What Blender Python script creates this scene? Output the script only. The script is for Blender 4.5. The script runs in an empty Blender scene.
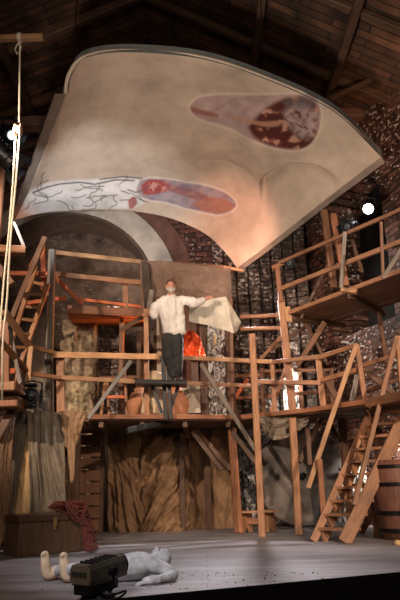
import bpy, bmesh, math, random
import numpy as np
from mathutils import Vector, Matrix, Quaternion
from mathutils import noise as mnoise
random.seed(7)
SC = bpy.context.scene
COL = SC.collection

# ------------------------------------------------------------------ camera
TH = math.radians(17.3); RO = math.radians(1.5); FPX = 600.0; CH = 0.73
cd = bpy.data.cameras.new('camera'); cam = bpy.data.objects.new('camera', cd); COL.objects.link(cam)
cd.sensor_fit = 'VERTICAL'; cd.sensor_height = 24; cd.lens = 24.0; cd.clip_end = 200
cam.matrix_world = Matrix.Translation((0, 0, CH)) @ Matrix.Rotation(math.pi/2 + TH, 4, 'X') @ Matrix.Rotation(-RO, 4, 'Z')
SC.camera = cam

# ------------------------------------------------------------------ world, exposure, lights
w = bpy.data.worlds.new('world'); SC.world = w; w.use_nodes = True
w.node_tree.nodes['Background'].inputs[0].default_value = (0.55, 0.42, 0.36, 1)
w.node_tree.nodes['Background'].inputs[1].default_value = 0.02
SC.view_settings.view_transform = 'Standard'; SC.view_settings.look = 'None'
SC.view_settings.gamma = 1; SC.view_settings.use_curve_mapping = False
SC.view_settings.exposure = 0.0

def aim(o, tgt):
    o.rotation_euler = (Vector(tgt) - o.location).to_track_quat('-Z', 'Y').to_euler()
def spot(name, loc, tgt, e, col, ang=40, blend=.6, r=.08):
    d = bpy.data.lights.new(name, 'SPOT'); d.energy = e; d.color = col; d.spot_size = math.radians(ang)
    d.spot_blend = blend; d.shadow_soft_size = r
    o = bpy.data.objects.new(name, d); COL.objects.link(o); o.location = loc; aim(o, tgt); return o
def area(name, loc, tgt, e, col, sx, sy):
    d = bpy.data.lights.new(name, 'AREA'); d.energy = e; d.color = col; d.shape = 'RECTANGLE'; d.size = sx; d.size_y = sy
    o = bpy.data.objects.new(name, d); COL.objects.link(o); o.location = loc; aim(o, tgt); return o
WARM = (1, .76, .57); WHITE = (1, .93, .86); ORANGE = (1, .30, .08); PINK = (1, .45, .32)
# unseen lamps out over the audience; the area light is an added front fill
area('front_fill', (-.5, -2.0, 4.6), (0, 10, 2.2), 150, (1, .78, .62), 5, 1.0)
spot('front_lamp_left', (-4.5, 1.5, 5.2), (-.6, 10.2, 2.6), 2500, WARM, 40, .6, .07)
spot('front_lamp_right', (4.6, 1.0, 4.8), (1.0, 9.9, 1.8), 2100, WARM, 44, .6, .07)
spot('low_lamp_right', (3.4, 3.0, 2.2), (1.9, 9.0, 1.3), 300, (1, .62, .4), 40, .8, .1)
spot('floor_front_lamp', (-2.2, 1.0, 4.8), (-.2, 6.9, 0), 1100, (.93, .93, 1), 30, .7, .1)
# lamps washing the painted vault from below
spot('vault_wash', (-1.0, 3.6, 1.2), (0.8, 8.8, 6.6), 1350, (1, .84, .70), 66, .9, .3)
spot('vault_band_lamp', (-2.6, 6.6, 4.0), (-1.9, 10.8, 6.1), 650, (.92, .95, 1), 50, .8, .1)
spot('vault_pink_lamp', (0.5, 9.2, 4.3), (0.8, 10.95, 5.6), 190, PINK, 62, .9, .1)
# back light over the floor, side light through the back of the stage
spot('floor_lamp_high', (1.0, 11.4, 4.4), (.2, 8.0, 0), 1300, (.95, .88, .92), 84, .7, .1)
spot('back_lamp_right', (1.7, 11.6, 2.9), (1.95, 12.6, 2.1), 260, WHITE, 80, .8, .06)
spot('back_lamp_low', (3.2, 9.9, 1.5), (2.95, 11.0, .8), 260, WHITE, 56, .8, .06)
spot('right_wall_fill', (-2.5, 5.5, 4.6), (3.2, 10.6, 3.6), 700, (1, .72, .6), 50, .8, .08)  # unseen fill spot added to brighten the right stone wall
spot('back_lamp_left', (-3.6, 10.2, 3.4), (-2.4, 11.8, 1.9), 170, (1, .8, .55), 40, .7, .06)
spot('orange_lamp', (-.2, 11.6, 3.4), (-3.2, 10.2, 4.1), 300, ORANGE, 60, .7, .06)
spot('wall_grazer', (1.7, 11.2, 4.6), (3.0, 10.9, 4.2), 130, WHITE, 100, .8, .05)
spot('roof_lamp', (2.8, 5.0, 3.6), (4.0, 9.6, 7.4), 700, (1, .6, .38), 34, .9, .1)
spot('arch_lamp', (-1.7, 11.5, 4.5), (-2.1, 13.5, 5.3), 120, (1, .78, .66), 95, .9, .1)

# ------------------------------------------------------------------ picture-to-place helpers
def ray(px, py):
    a = px-200; b = 300-py
    x = a*math.cos(RO)+b*math.sin(RO); y = -a*math.sin(RO)+b*math.cos(RO)
    return Vector((x, FPX*math.cos(TH)-y*math.sin(TH), FPX*math.sin(TH)+y*math.cos(TH)))
def P(px, py, Y):
    d = ray(px, py); t = Y/d.y
    return Vector((d.x*t, Y, CH+d.z*t))
def Fz(px, py, Z=0.0):
    d = ray(px, py); t = (Z-CH)/d.z
    return Vector((d.x*t, d.y*t, Z))
def atX(px, X, Y, pz):        # point straight above/below
    return Vector((X, Y, pz))
def topx(v):
    z_ = v.z-CH
    z = v.y*math.cos(TH)+z_*math.sin(TH); y = -v.y*math.sin(TH)+z_*math.cos(TH)
    x = FPX*v.x/z; y = FPX*y/z
    return (200+x*math.cos(RO)-y*math.sin(RO), 300-(x*math.sin(RO)+y*math.cos(RO)))

# ------------------------------------------------------------------ materials
def newmat(name):
    m = bpy.data.materials.new(name); m.use_nodes = True
    nt = m.node_tree; b = nt.nodes['Principled BSDF']
    return m, nt, b
def N(nt, t, **k):
    n = nt.nodes.new(t)
    for a, v in k.items(): setattr(n, a, v)
    return n
def ramp(nt, stops, interp='LINEAR'):
    r = N(nt, 'ShaderNodeValToRGB'); r.color_ramp.interpolation = interp
    e = r.color_ramp.elements
    while len(e) < len(stops): e.new(.5)
    for i, (p, c) in enumerate(stops):
        e[i].position = p; e[i].color = (c[0], c[1], c[2], 1)
    return r
def coords(nt, scale=(1, 1, 1), kind='Object'):
    t = N(nt, 'ShaderNodeTexCoord'); m = N(nt, 'ShaderNodeMapping'); m.inputs['Scale'].default_value = scale
    nt.links.new(t.outputs[kind], m.inputs[0]); return m
def bump(nt, b, src, strength=.4, dist=.01):
    n = N(nt, 'ShaderNodeBump'); n.inputs['Strength'].default_value = strength; n.inputs['Distance'].default_value = dist
    nt.links.new(src, n.inputs['Height']); nt.links.new(n.outputs[0], b.inputs['Normal'])
def c3(c, f): return tuple(min(1, v*f) for v in c)

def wood(name, col, rough=.6, scale=1.0, contrast=.55):
    m, nt, b = newmat(name)
    mp = coords(nt, (14*scale, 14*scale, 1.2*scale))
    n = N(nt, 'ShaderNodeTexNoise'); n.inputs['Scale'].default_value = 3; n.inputs['Detail'].default_value = 8
    nt.links.new(mp.outputs[0], n.inputs[0])
    n2 = N(nt, 'ShaderNodeTexNoise'); n2.inputs['Scale'].default_value = 2.2; n2.inputs['Detail'].default_value = 4
    mp2 = coords(nt, (1, 1, 1)); nt.links.new(mp2.outputs[0], n2.inputs[0])
    r = ramp(nt, [(.28, c3(col, contrast)), (.52, col), (.75, c3(col, 1.25))])
    nt.links.new(n.outputs[0], r.inputs[0])
    r2 = ramp(nt, [(.35, (.6, .56, .52)), (.6, (1, 1, 1))]); nt.links.new(n2.outputs[0], r2.inputs[0])
    mx = N(nt, 'ShaderNodeMixRGB', blend_type='MULTIPLY'); mx.inputs[0].default_value = .8
    nt.links.new(r.outputs[0], mx.inputs[1]); nt.links.new(r2.outputs[0], mx.inputs[2])
    oi = N(nt, 'ShaderNodeObjectInfo'); mr = N(nt, 'ShaderNodeMapRange')
    mr.inputs['To Min'].default_value = .72; mr.inputs['To Max'].default_value = 1.2
    nt.links.new(oi.outputs['Random'], mr.inputs[0])
    hs = N(nt, 'ShaderNodeHueSaturation'); nt.links.new(mr.outputs[0], hs.inputs['Value']); nt.links.new(mx.outputs[0], hs.inputs['Color'])
    nt.links.new(hs.outputs[0], b.inputs['Base Color']); b.inputs['Roughness'].default_value = rough
    bump(nt, b, n.outputs[0], .3, .004)
    return m
def plain(name, col, rough=.6, metal=0, var=.25, sc=6, bmp=.2, emit=None, estr=0):
    m, nt, b = newmat(name)
    mp = coords(nt); n = N(nt, 'ShaderNodeTexNoise'); n.inputs['Scale'].default_value = sc; n.inputs['Detail'].default_value = 6
    nt.links.new(mp.outputs[0], n.inputs[0])
    r = ramp(nt, [(.3, c3(col, 1-var)), (.7, c3(col, 1+var))]); nt.links.new(n.outputs[0], r.inputs[0])
    nt.links.new(r.outputs[0], b.inputs['Base Color']); b.inputs['Roughness'].default_value = rough; b.inputs['Metallic'].default_value = metal
    if rough > .97: b.inputs['Specular IOR Level'].default_value = 0
    if bmp: bump(nt, b, n.outputs[0], bmp, .01)
    if emit: b.inputs['Emission Color'].default_value = (*emit, 1); b.inputs['Emission Strength'].default_value = estr
    return m
def fabric(name, col, col2, sc=5, rough=.85):
    m, nt, b = newmat(name)
    mp = coords(nt, (1, 1, .5)); n = N(nt, 'ShaderNodeTexNoise'); n.inputs['Scale'].default_value = sc
    n.inputs['Detail'].default_value = 7; n.inputs['Roughness'].default_value = .65
    nt.links.new(mp.outputs[0], n.inputs[0])
    r = ramp(nt, [(.3, col), (.7, col2)]); nt.links.new(n.outputs[0], r.inputs[0])
    nt.links.new(r.outputs[0], b.inputs['Base Color']); b.inputs['Roughness'].default_value = rough
    n2 = N(nt, 'ShaderNodeTexNoise'); n2.inputs['Scale'].default_value = 45; nt.links.new(mp.outputs[0], n2.inputs[0])
    n2.inputs['Scale'].default_value = 9; n2.inputs['Detail'].default_value = 8; n2.inputs['Distortion'].default_value = 1.2
    bump(nt, b, n2.outputs[0], .6, .05)
    return m
def stone(name, dark, lit, fleck=(.75, .72, .68), fl=.62, brick=True, bs=(3.2, 3.2), rough=.55, froug=.25, bstr=.9):
    """rough masonry: brick rows broken up by noise, with pale glossy flecks; on the brick walls they paint in glints"""
    m, nt, b = newmat(name)
    t = N(nt, 'ShaderNodeTexCoord'); sp = N(nt, 'ShaderNodeSeparateXYZ'); cb = N(nt, 'ShaderNodeCombineXYZ')
    nt.links.new(t.outputs['Object'], sp.inputs[0])
    nt.links.new(sp.outputs[0], cb.inputs[0]); nt.links.new(sp.outputs[2], cb.inputs[1]); nt.links.new(sp.outputs[1], cb.inputs[2])
    nd = N(nt, 'ShaderNodeTexNoise'); nd.inputs['Scale'].default_value = 2.5; nd.inputs['Detail'].default_value = 3
    nt.links.new(cb.outputs[0], nd.inputs[0])
    ad = N(nt, 'ShaderNodeMixRGB', blend_type='ADD'); ad.inputs[0].default_value = .12
    nt.links.new(cb.outputs[0], ad.inputs[1]); nt.links.new(nd.outputs['Color'], ad.inputs[2])
    br = N(nt, 'ShaderNodeTexBrick'); br.inputs['Scale'].default_value = bs[0]; br.inputs['Mortar Size'].default_value = .035
    br.inputs['Mortar Smooth'].default_value = .6; br.inputs['Brick Width'].default_value = .8; br.inputs['Row Height'].default_value = .38
    br.inputs['Color1'].default_value = (*lit, 1); br.inputs['Color2'].default_value = (*dark, 1); br.inputs['Mortar'].default_value = (*c3(dark, .35), 1)
    nt.links.new(ad.outputs[0], br.inputs[0])
    vo = N(nt, 'ShaderNodeTexVoronoi'); vo.inputs['Scale'].default_value = bs[1]*3; nt.links.new(ad.outputs[0], vo.inputs[0])
    n = N(nt, 'ShaderNodeTexNoise'); n.inputs['Scale'].default_value = 6; n.inputs['Detail'].default_value = 9; n.inputs['Roughness'].default_value = .7
    nt.links.new(ad.outputs[0], n.inputs[0])
    rr = ramp(nt, [(.3, (.35, .33, .32)), (.65, (1.1, 1.1, 1.1))]); nt.links.new(n.outputs[0], rr.inputs[0])
    mx = N(nt, 'ShaderNodeMixRGB', blend_type='MULTIPLY'); mx.inputs[0].default_value = 1
    if brick: nt.links.new(br.outputs[0], mx.inputs[1])
    else:
        r0 = ramp(nt, [(.0, dark), (.5, lit), (.9, c3(lit, 1.2))]); nt.links.new(vo.outputs[0], r0.inputs[0]); nt.links.new(r0.outputs[0], mx.inputs[1])
    nt.links.new(rr.outputs[0], mx.inputs[2])
    n3 = N(nt, 'ShaderNodeTexNoise'); n3.inputs['Scale'].default_value = 11; n3.inputs['Detail'].default_value = 4
    mp3 = N(nt, 'ShaderNodeMapping'); mp3.inputs['Scale'].default_value = (1, 1.5, 1); mp3.inputs['Rotation'].default_value = (0, 0, .5)
    nt.links.new(cb.outputs[0], mp3.inputs[0]); nt.links.new(mp3.outputs[0], n3.inputs[0])
    n4 = N(nt, 'ShaderNodeTexNoise'); n4.inputs['Scale'].default_value = .7; nt.links.new(cb.outputs[0], n4.inputs[0])
    ma = N(nt, 'ShaderNodeMath', operation='MULTIPLY_ADD'); ma.inputs[1].default_value = .45
    nt.links.new(n4.outputs[0], ma.inputs[0]); nt.links.new(n3.outputs[0], ma.inputs[2])
    fr = ramp(nt, [(fl+.25, (0, 0, 0)), (fl+.30, (1, 1, 1))]); nt.links.new(ma.outputs[0], fr.inputs[0])
    m2 = N(nt, 'ShaderNodeMixRGB'); nt.links.new(fr.outputs[0], m2.inputs[0]); nt.links.new(mx.outputs[0], m2.inputs[1]); m2.inputs[2].default_value = (*fleck, 1)
    nt.links.new(m2.outputs[0], b.inputs['Base Color'])
    mr = N(nt, 'ShaderNodeMapRange'); mr.inputs['To Min'].default_value = rough; mr.inputs['To Max'].default_value = froug
    nt.links.new(fr.outputs[0], mr.inputs[0]); nt.links.new(mr.outputs[0], b.inputs['Roughness'])
    s = N(nt, 'ShaderNodeMath', operation='MULTIPLY_ADD'); s.inputs[1].default_value = .8
    nt.links.new(n.outputs[0], s.inputs[0])
    if brick:
        iv = N(nt, 'ShaderNodeMath', operation='SUBTRACT'); iv.inputs[0].default_value = 1; nt.links.new(br.outputs['Fac'], iv.inputs[1]); nt.links.new(iv.outputs[0], s.inputs[2])
    else: nt.links.new(vo.outputs[0], s.inputs[2])
    bump(nt, b, s.outputs[0], bstr, .07)
    return m

M = {}
M['pine'] = wood('pine', (.43, .215, .11))
M['pale_pine'] = wood('pale_pine', (.60, .335, .165))
M['red_pine'] = wood('red_pine', (.34, .14, .065))
M['dark_wood'] = wood('dark_wood', (.14, .075, .045))
M['mid_wood'] = wood('mid_wood', (.22, .105, .055))
M['grey_wood'] = wood('grey_wood', (.24, .205, .17))
M['orange_lit_wood'] = wood('orange_lit_wood', (.75, .20, .07))  # glow of the orange stage light put into the wood colour
M['black_wood'] = wood('black_wood', (.03, .033, .036), rough=.45)
M['trunk_wood'] = wood('trunk_wood', (.20, .115, .065), rough=.4)
M['black_metal'] = plain('black_metal', (.018, .018, .02), .38, .6, bmp=0)
M['grey_metal'] = plain('grey_metal', (.33, .32, .31), .4, .7, bmp=.1)
M['brass'] = plain('brass', (.6, .38, .16), .35, .8, bmp=0)
M['rope'] = plain('rope', (.72, .66, .52), .9, sc=60, bmp=.5)
M['rope_dark'] = plain('rope_dark', (.16, .12, .09), .9, sc=60)
M['black'] = plain('black', (.006, .006, .006), .9, bmp=0)
M['glass_lit'] = plain('glass_lit', (1, 1, 1), .3, var=0, bmp=0, emit=(1, 1, .97), estr=14)
M['glass_dim'] = plain('glass_dim', (.6, .65, .7), .15, var=0, bmp=0, emit=(.8, .9, 1), estr=1.2)
M['glass_off'] = plain('glass_off', (.05, .06, .07), .12, var=0, bmp=0)
M['skin'] = plain('skin', (.40, .19, .125), .5, var=.12, sc=12, bmp=.05)
M['beard'] = plain('beard', (.36, .33, .30), .9, sc=60, bmp=.8)
M['hair'] = plain('hair', (.10, .035, .03), .8, sc=40, bmp=.6)
M['shirt'] = fabric('shirt', (.52, .48, .44), (.72, .69, .66), 4)
M['trousers'] = fabric('trousers', (.014, .014, .014), (.035, .036, .035), 5)
M['shoe'] = plain('shoe', (.07, .06, .055), .35)
M['clay'] = plain('clay', (.46, .45, .46), .9, var=.35, sc=14, bmp=.6)
M['sole'] = plain('sole', (.66, .49, .33), .8, sc=12, bmp=.3)
M['canvas'] = fabric('canvas', (.12, .065, .032), (.34, .205, .11), 3.2)
M['canvas_dark'] = fabric('canvas_dark', (.035, .025, .02), (.09, .06, .045), 3)
M['canvas_grey'] = fabric('canvas_grey', (.12, .098, .07), (.30, .25, .19), 3)
M['canvas_tan'] = fabric('canvas_tan', (.20, .115, .06), (.42, .27, .16), 4)
M['canvas_yellow'] = fabric('canvas_yellow', (.58, .36, .16), (.8, .56, .30), 4)
M['tarp'] = fabric('tarp', (.115, .07, .05), (.24, .155, .11), 2.4)
M['sheet'] = fabric('sheet', (.42, .38, .31), (.62, .57, .48), 3)
M['orange_cloth'] = fabric('orange_cloth', (.7, .055, .01), (1, .16, .03), 5)
M['maroon'] = fabric('maroon', (.10, .022, .018), (.22, .05, .035), 7)
M['clay_pot'] = plain('clay_pot', (.50, .22, .12), .7)
M['cream'] = fabric('cream', (.62, .47, .30), (.82, .68, .48), 4)
M['barrel'] = wood('barrel', (.22, .10, .07))
M['wheel_stone'] = plain('wheel_stone', (.17, .15, .135), .85, var=.5, sc=5, bmp=.6)
M['stone_back'] = stone('stone_back', (.07, .035, .026), (.24, .10, .07), fl=.61)
M['stone_right'] = stone('stone_right', (.07, .033, .024), (.26, .12, .085), fl=.575, fleck=(.85, .8, .74))  # pale flecks paint specular glints into the brick colour
M['stone_pier'] = stone('stone_pier', (.08, .055, .045), (.24, .18, .15), fl=.555, fleck=(.55, .5, .47), bs=(4, 5))
M['stone_niche'] = stone('stone_niche', (.055, .034, .022), (.18, .115, .075), fl=.62, brick=False, bs=(2, .8), fleck=(.3, .27, .24), bstr=.6)
M['rubble'] = stone('rubble', (.20, .145, .09), (.50, .39, .26), fl=.75, brick=False, bs=(2, 2.6), fleck=(.8, .7, .5), rough=.9, bstr=1)
M['niche_reveal'] = plain('niche_reveal', (.13, .08, .055), .9, sc=5, bmp=.6)
M['plaster_ring'] = plain('plaster_ring', (.66, .55, .45), .9, sc=3, bmp=.4)
M['brick_ring'] = plain('brick_ring', (.20, .095, .07), .9, sc=5, bmp=.6)

def floor_mat():
    m, nt, b = newmat('stage_boards')
    mp = coords(nt, (1, 1, 1)); n = N(nt, 'ShaderNodeTexNoise'); n.inputs['Scale'].default_value = 1.6; n.inputs['Detail'].default_value = 10; n.inputs['Roughness'].default_value = .68
    mp.inputs['Scale'].default_value = (.5, 1.6, 1)
    nt.links.new(mp.outputs[0], n.inputs[0])
    r = ramp(nt, [(.32, (.11, .095, .10)), (.5, (.235, .215, .22)), (.68, (.36, .335, .34))]); nt.links.new(n.outputs[0], r.inputs[0])
    br = N(nt, 'ShaderNodeTexBrick'); br.inputs['Scale'].default_value = 1; br.inputs['Brick Width'].default_value = 4; br.inputs['Row Height'].default_value = .2
    br.inputs['Mortar Size'].default_value = .006; br.inputs['Color1'].default_value = (1, 1, 1, 1); br.inputs['Color2'].default_value = (.82, .8, .78, 1); br.inputs['Mortar'].default_value = (.3, .3, .3, 1)
    t2 = coords(nt); nt.links.new(t2.outputs[0], br.inputs[0])
    mx = N(nt, 'ShaderNodeMixRGB', blend_type='MULTIPLY'); mx.inputs[0].default_value = .8
    nt.links.new(r.outputs[0], mx.inputs[1]); nt.links.new(br.outputs[0], mx.inputs[2]); nt.links.new(mx.outputs[0], b.inputs['Base Color'])
    rr = N(nt, 'ShaderNodeMapRange'); rr.inputs['To Min'].default_value = .45; rr.inputs['To Max'].default_value = .75
    nt.links.new(n.outputs[0], rr.inputs[0]); nt.links.new(rr.outputs[0], b.inputs['Roughness'])
    bump(nt, b, n.outputs[0], .3, .02)
    return m
M['floor'] = floor_mat()
M['black_floor_slab'] = plain('black_floor_slab', (.004, .003, .003), .98, sc=20)
def roof_mat():
    m, nt, b = newmat('roof_boards')
    t = coords(nt); br = N(nt, 'ShaderNodeTexBrick'); br.inputs['Scale'].default_value = 1; br.inputs['Brick Width'].default_value = 1.3; br.inputs['Row Height'].default_value = .17
    br.inputs['Mortar Size'].default_value = .012; br.inputs['Color1'].default_value = (.16, .075, .04, 1); br.inputs['Color2'].default_value = (.06, .03, .018, 1); br.inputs['Mortar'].default_value = (.01, .008, .006, 1)
    nt.links.new(t.outputs[0], br.inputs[0])
    n = N(nt, 'ShaderNodeTexNoise'); n.inputs['Scale'].default_value = 2; n.inputs['Detail'].default_value = 6; nt.links.new(t.outputs[0], n.inputs[0])
    r = ramp(nt, [(.35, (.3, .3, .3)), (.65, (1.2, 1.15, 1.1))]); nt.links.new(n.outputs[0], r.inputs[0])
    mx = N(nt, 'ShaderNodeMixRGB', blend_type='MULTIPLY'); mx.inputs[0].default_value = 1
    nt.links.new(br.outputs[0], mx.inputs[1]); nt.links.new(r.outputs[0], mx.inputs[2]); nt.links.new(mx.outputs[0], b.inputs['Base Color'])
    b.inputs['Roughness'].default_value = .8
    return m
M['roof'] = roof_mat()
def painted(name, base_noise=.16, rough=.8):
    m, nt, b = newmat(name)
    a = N(nt, 'ShaderNodeAttribute'); a.attribute_name = 'paint'
    mp = coords(nt); n = N(nt, 'ShaderNodeTexNoise'); n.inputs['Scale'].default_value = 1.6; n.inputs['Detail'].default_value = 8; n.inputs['Roughness'].default_value = .62
    nt.links.new(mp.outputs[0], n.inputs[0])
    r = ramp(nt, [(.3, (1-base_noise*1.6,)*3), (.7, (1+base_noise, 1+base_noise, 1+base_noise*.9))]); nt.links.new(n.outputs[0], r.inputs[0])
    mx = N(nt, 'ShaderNodeMixRGB', blend_type='MULTIPLY'); mx.inputs[0].default_value = 1
    nt.links.new(a.outputs['Color'], mx.inputs[1]); nt.links.new(r.outputs[0], mx.inputs[2]); nt.links.new(mx.outputs[0], b.inputs['Base Color'])
    b.inputs['Roughness'].default_value = rough
    b.inputs['Specular IOR Level'].default_value = .15
    bump(nt, b, n.outputs[0], .15, .03)
    return m
M['fresco'] = painted('fresco')

# ------------------------------------------------------------------ object helpers
WL = {}
def thing(name, label, cat, loc=(0, 0, 0), group=None):
    o = bpy.data.objects.new(name, None); COL.objects.link(o); o.location = loc; o.empty_display_size = .1
    o['label'] = label; o['category'] = cat
    if group: o['group'] = group
    WL[o.name] = Vector(loc); return o
def tag(o, label, cat, group=None, kind=None):
    o['label'] = label; o['category'] = cat
    if group: o['group'] = group
    if kind: o['kind'] = kind
    return o
def mk(name, bm, mat, parent=None, loc=None, rot=None, smooth=False):
    """link a bmesh; without loc its vertices are world coordinates"""
    if loc is None:
        vs = [v.co for v in bm.verts]
        c = Vector(((min(v.x for v in vs)+max(v.x for v in vs))/2, (min(v.y for v in vs)+max(v.y for v in vs))/2, min(v.z for v in vs)))
        for v in bm.verts: v.co -= c
        loc = c
    me = bpy.data.meshes.new(name)
    bmesh.ops.recalc_face_normals(bm, faces=bm.faces[:])
    bm.to_mesh(me); bm.free(); me.materials.append(M[mat] if isinstance(mat, str) else mat)
    if smooth: me.polygons.foreach_set('use_smooth', [True]*len(me.polygons))
    o = bpy.data.objects.new(name, me); COL.objects.link(o)
    o.location = Vector(loc) - (WL[parent.name] if parent else Vector())
    if rot is not None: o.rotation_mode = 'QUATERNION'; o.rotation_quaternion = rot
    if parent: o.parent = parent
    WL[o.name] = Vector(loc)
    return o
def struct(name, bm, mat, loc=None, rot=None, smooth=False):
    o = mk(name, bm, mat, None, loc, rot, smooth); o['kind'] = 'structure'; return o
def box(bm, c, s, rot=None, bev=0):
    r = bmesh.ops.create_cube(bm, size=1)
    vs = r['verts']
    for v in vs:
        v.co = Vector((v.co.x*s[0], v.co.y*s[1], v.co.z*s[2]))
        if rot is not None: v.co = rot @ v.co
        v.co += Vector(c)
    if bev:
        es = {e for v in vs for e in v.link_edges}
        bmesh.ops.bevel(bm, geom=list(es), offset=bev, segments=1, affect='EDGES')
def cyl(bm, p1, p2, r1, r2=None, n=16, caps=True):
    p1 = Vector(p1); p2 = Vector(p2); r2 = r1 if r2 is None else r2
    d = p2-p1; q = d.to_track_quat('Z', 'Y')
    a = []; b = []
    for i in range(n):
        t = 2*math.pi*i/n; v = Vector((math.cos(t), math.sin(t), 0))
        a.append(bm.verts.new(p1+q @ (v*r1))); b.append(bm.verts.new(p2+q @ (v*r2)))
    for i in range(n): bm.faces.new((a[i], a[(i+1) % n], b[(i+1) % n], b[i]))
    if caps: bm.faces.new(a[::-1]); bm.faces.new(b)
def ball(bm, c, s, rot=None, u=16, v=12):
    r = bmesh.ops.create_uvsphere(bm, u_segments=u, v_segments=v, radius=1)
    if not hasattr(s, '__len__'): s = (s, s, s)
    for x in r['verts']:
        x.co = Vector((x.co.x*s[0], x.co.y*s[1], x.co.z*s[2]))
        if rot is not None: x.co = rot @ x.co
        x.co += Vector(c)
def lathe(bm, prof, c=(0, 0, 0), n=32, rot=None):
    rings = []
    for r, z in prof:
        ring = []
        for i in range(n):
            t = 2*math.pi*i/n; v = Vector((r*math.cos(t), r*math.sin(t), z))
            if rot is not None: v = rot @ v
            ring.append(bm.verts.new(v+Vector(c)))
        rings.append(ring)
    for a, b in zip(rings, rings[1:]):
        for i in range(n): bm.faces.new((a[i], a[(i+1) % n], b[(i+1) % n], b[i]))
    bm.faces.new(rings[0][::-1]); bm.faces.new(rings[-1])
def tube(bm, pts, r, n=8):
    """smooth tube along points; r is a number or one radius per point"""
    pts = [Vector(p) for p in pts]
    if not hasattr(r, '__len__'): r = [r]*len(pts)
    prev = None; q0 = None
    for i, p in enumerate(pts):
        d = (pts[min(i+1, len(pts)-1)]-pts[max(i-1, 0)]).normalized()
        if q0 is None: q0 = d.to_track_quat('Z', 'Y'); d0 = d
        else: q0 = d0.rotation_difference(d) @ q0; d0 = d
        ring = [bm.verts.new(p+q0 @ Vector((math.cos(2*math.pi*k/n)*r[i], math.sin(2*math.pi*k/n)*r[i], 0))) for k in range(n)]
        if prev:
            for k in range(n): bm.faces.new((prev[k], prev[(k+1) % n], ring[(k+1) % n], ring[k]))
        else: bm.faces.new(ring[::-1])
        prev = ring
    bm.faces.new(prev)
def catmull(pts, n):
    pts = [Vector(p) for p in pts]; out = []
    L = len(pts)-1
    for k in range(n):
        t = k/(n-1)*L; i = min(int(t), L-1); f = t-i
        p0 = pts[i-1] if i else pts[0]*2-pts[1]; p1 = pts[i]; p2 = pts[i+1]; p3 = pts[i+2] if i+2 <= L else pts[L]*2-pts[L-1]
        out.append(.5*((2*p1)+(p2-p0)*f+(2*p0-5*p1+4*p2-p3)*f*f+(3*p1-p0-3*p2+p3)*f**3))
    return out
def bar(name, a, b, w, t, mat, parent, tri=None):
    """squared timber from a to b: w across the view, t in depth"""
    a = Vector(a); b = Vector(b); d = b-a; L = d.length; z = d.normalized()
    y = Vector((0, 1, 0)); y = (y-z*y.dot(z))
    if y.length < .15: y = Vector((0, 0, 1))-z*z.z
    y.normalize(); x = y.cross(z)
    q = Matrix((x, y, z)).transposed().to_quaternion()
    bm = bmesh.new(); box(bm, (0, 0, L/2), (w, t, L), bev=min(w, t)*.10)
    for v in bm.verts:       # rough-sawn wobble
        v.co.x += random.uniform(-1, 1)*w*.03; v.co.y += random.uniform(-1, 1)*t*.03
    return mk(name, bm, mat, parent, a, q)
def pbar(name, p1, p2, w, t, mat, parent): return bar(name, P(*p1), P(*p2), w, t, mat, parent)
def grid(bm, rows):
    vs = [[bm.verts.new(p) for p in r] for r in rows]
    for a, b in zip(vs, vs[1:]):
        for i in range(len(a)-1): bm.faces.new((a[i], a[i+1], b[i+1], b[i]))
    return vs
def cloth(name, top, bot, mat, folds=6, amp=.05, seed=0, nu=70, nv=50, wr=.02, flare=1.0, mid=None, parent=None, thick=.008, diag=0, sag=0):
    """hanging cloth between an upper and a lower edge with real pleats and wrinkles"""
    T = catmull([P(*p) if not isinstance(p, Vector) else p for p in top], nu); B = catmull([P(*p) if not isinstance(p, Vector) else p for p in bot], nu)
    Mi = catmull([P(*p) for p in mid], nu) if mid else None
    rows = []
    W = max((T[-1]-T[0]).length, .2)
    for j in range(nv):
        v = j/(nv-1); row = []
        for i in range(nu):
            u = i/(nu-1)
            if Mi:
                p = T[i]*(1-v)*(1-2*v) + Mi[i]*4*v*(1-v) + B[i]*v*(2*v-1)
            else: p = T[i].lerp(B[i], v)
            su = u*W; wx = mnoise.noise(Vector((su*1.3+seed, v*1.1, seed)))*.5
            k1 = (su+wx*.6+diag*v*v*W)*folds/W*1.6
            f = 1-2*abs(mnoise.noise(Vector((k1, v*.9+seed, seed*3.1))))*1.5
            f2 = 1-2*abs(mnoise.noise(Vector((k1*2.3+v*diag*3, v*2.2, seed*5.3))))*1.6
            a = amp*(.35+.65*v*flare)
            wv = mnoise.noise(Vector((su*5+diag*v*5, v*5, seed*7)))*wr + (1-2*abs(mnoise.noise(Vector((su*6+diag*v*9, seed, v*9-su*3)))))*wr*.5
            q = p.copy(); q.y -= f*a+f2*a*.45+wv; q.x += mnoise.noise(Vector((k1, v, seed+50)))*a*.8*math.sin(math.pi*u)
            q.z -= sag*4*u*(1-u)*(.3+.7*v)
            row.append(q)
        rows.append(row)
    bm = bmesh.new(); grid(bm, rows)
    o = mk(name, bm, mat, parent, smooth=True)
    s = o.modifiers.new('thickness', 'SOLIDIFY'); s.thickness = thick; s.offset = 0
    return o
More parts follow.
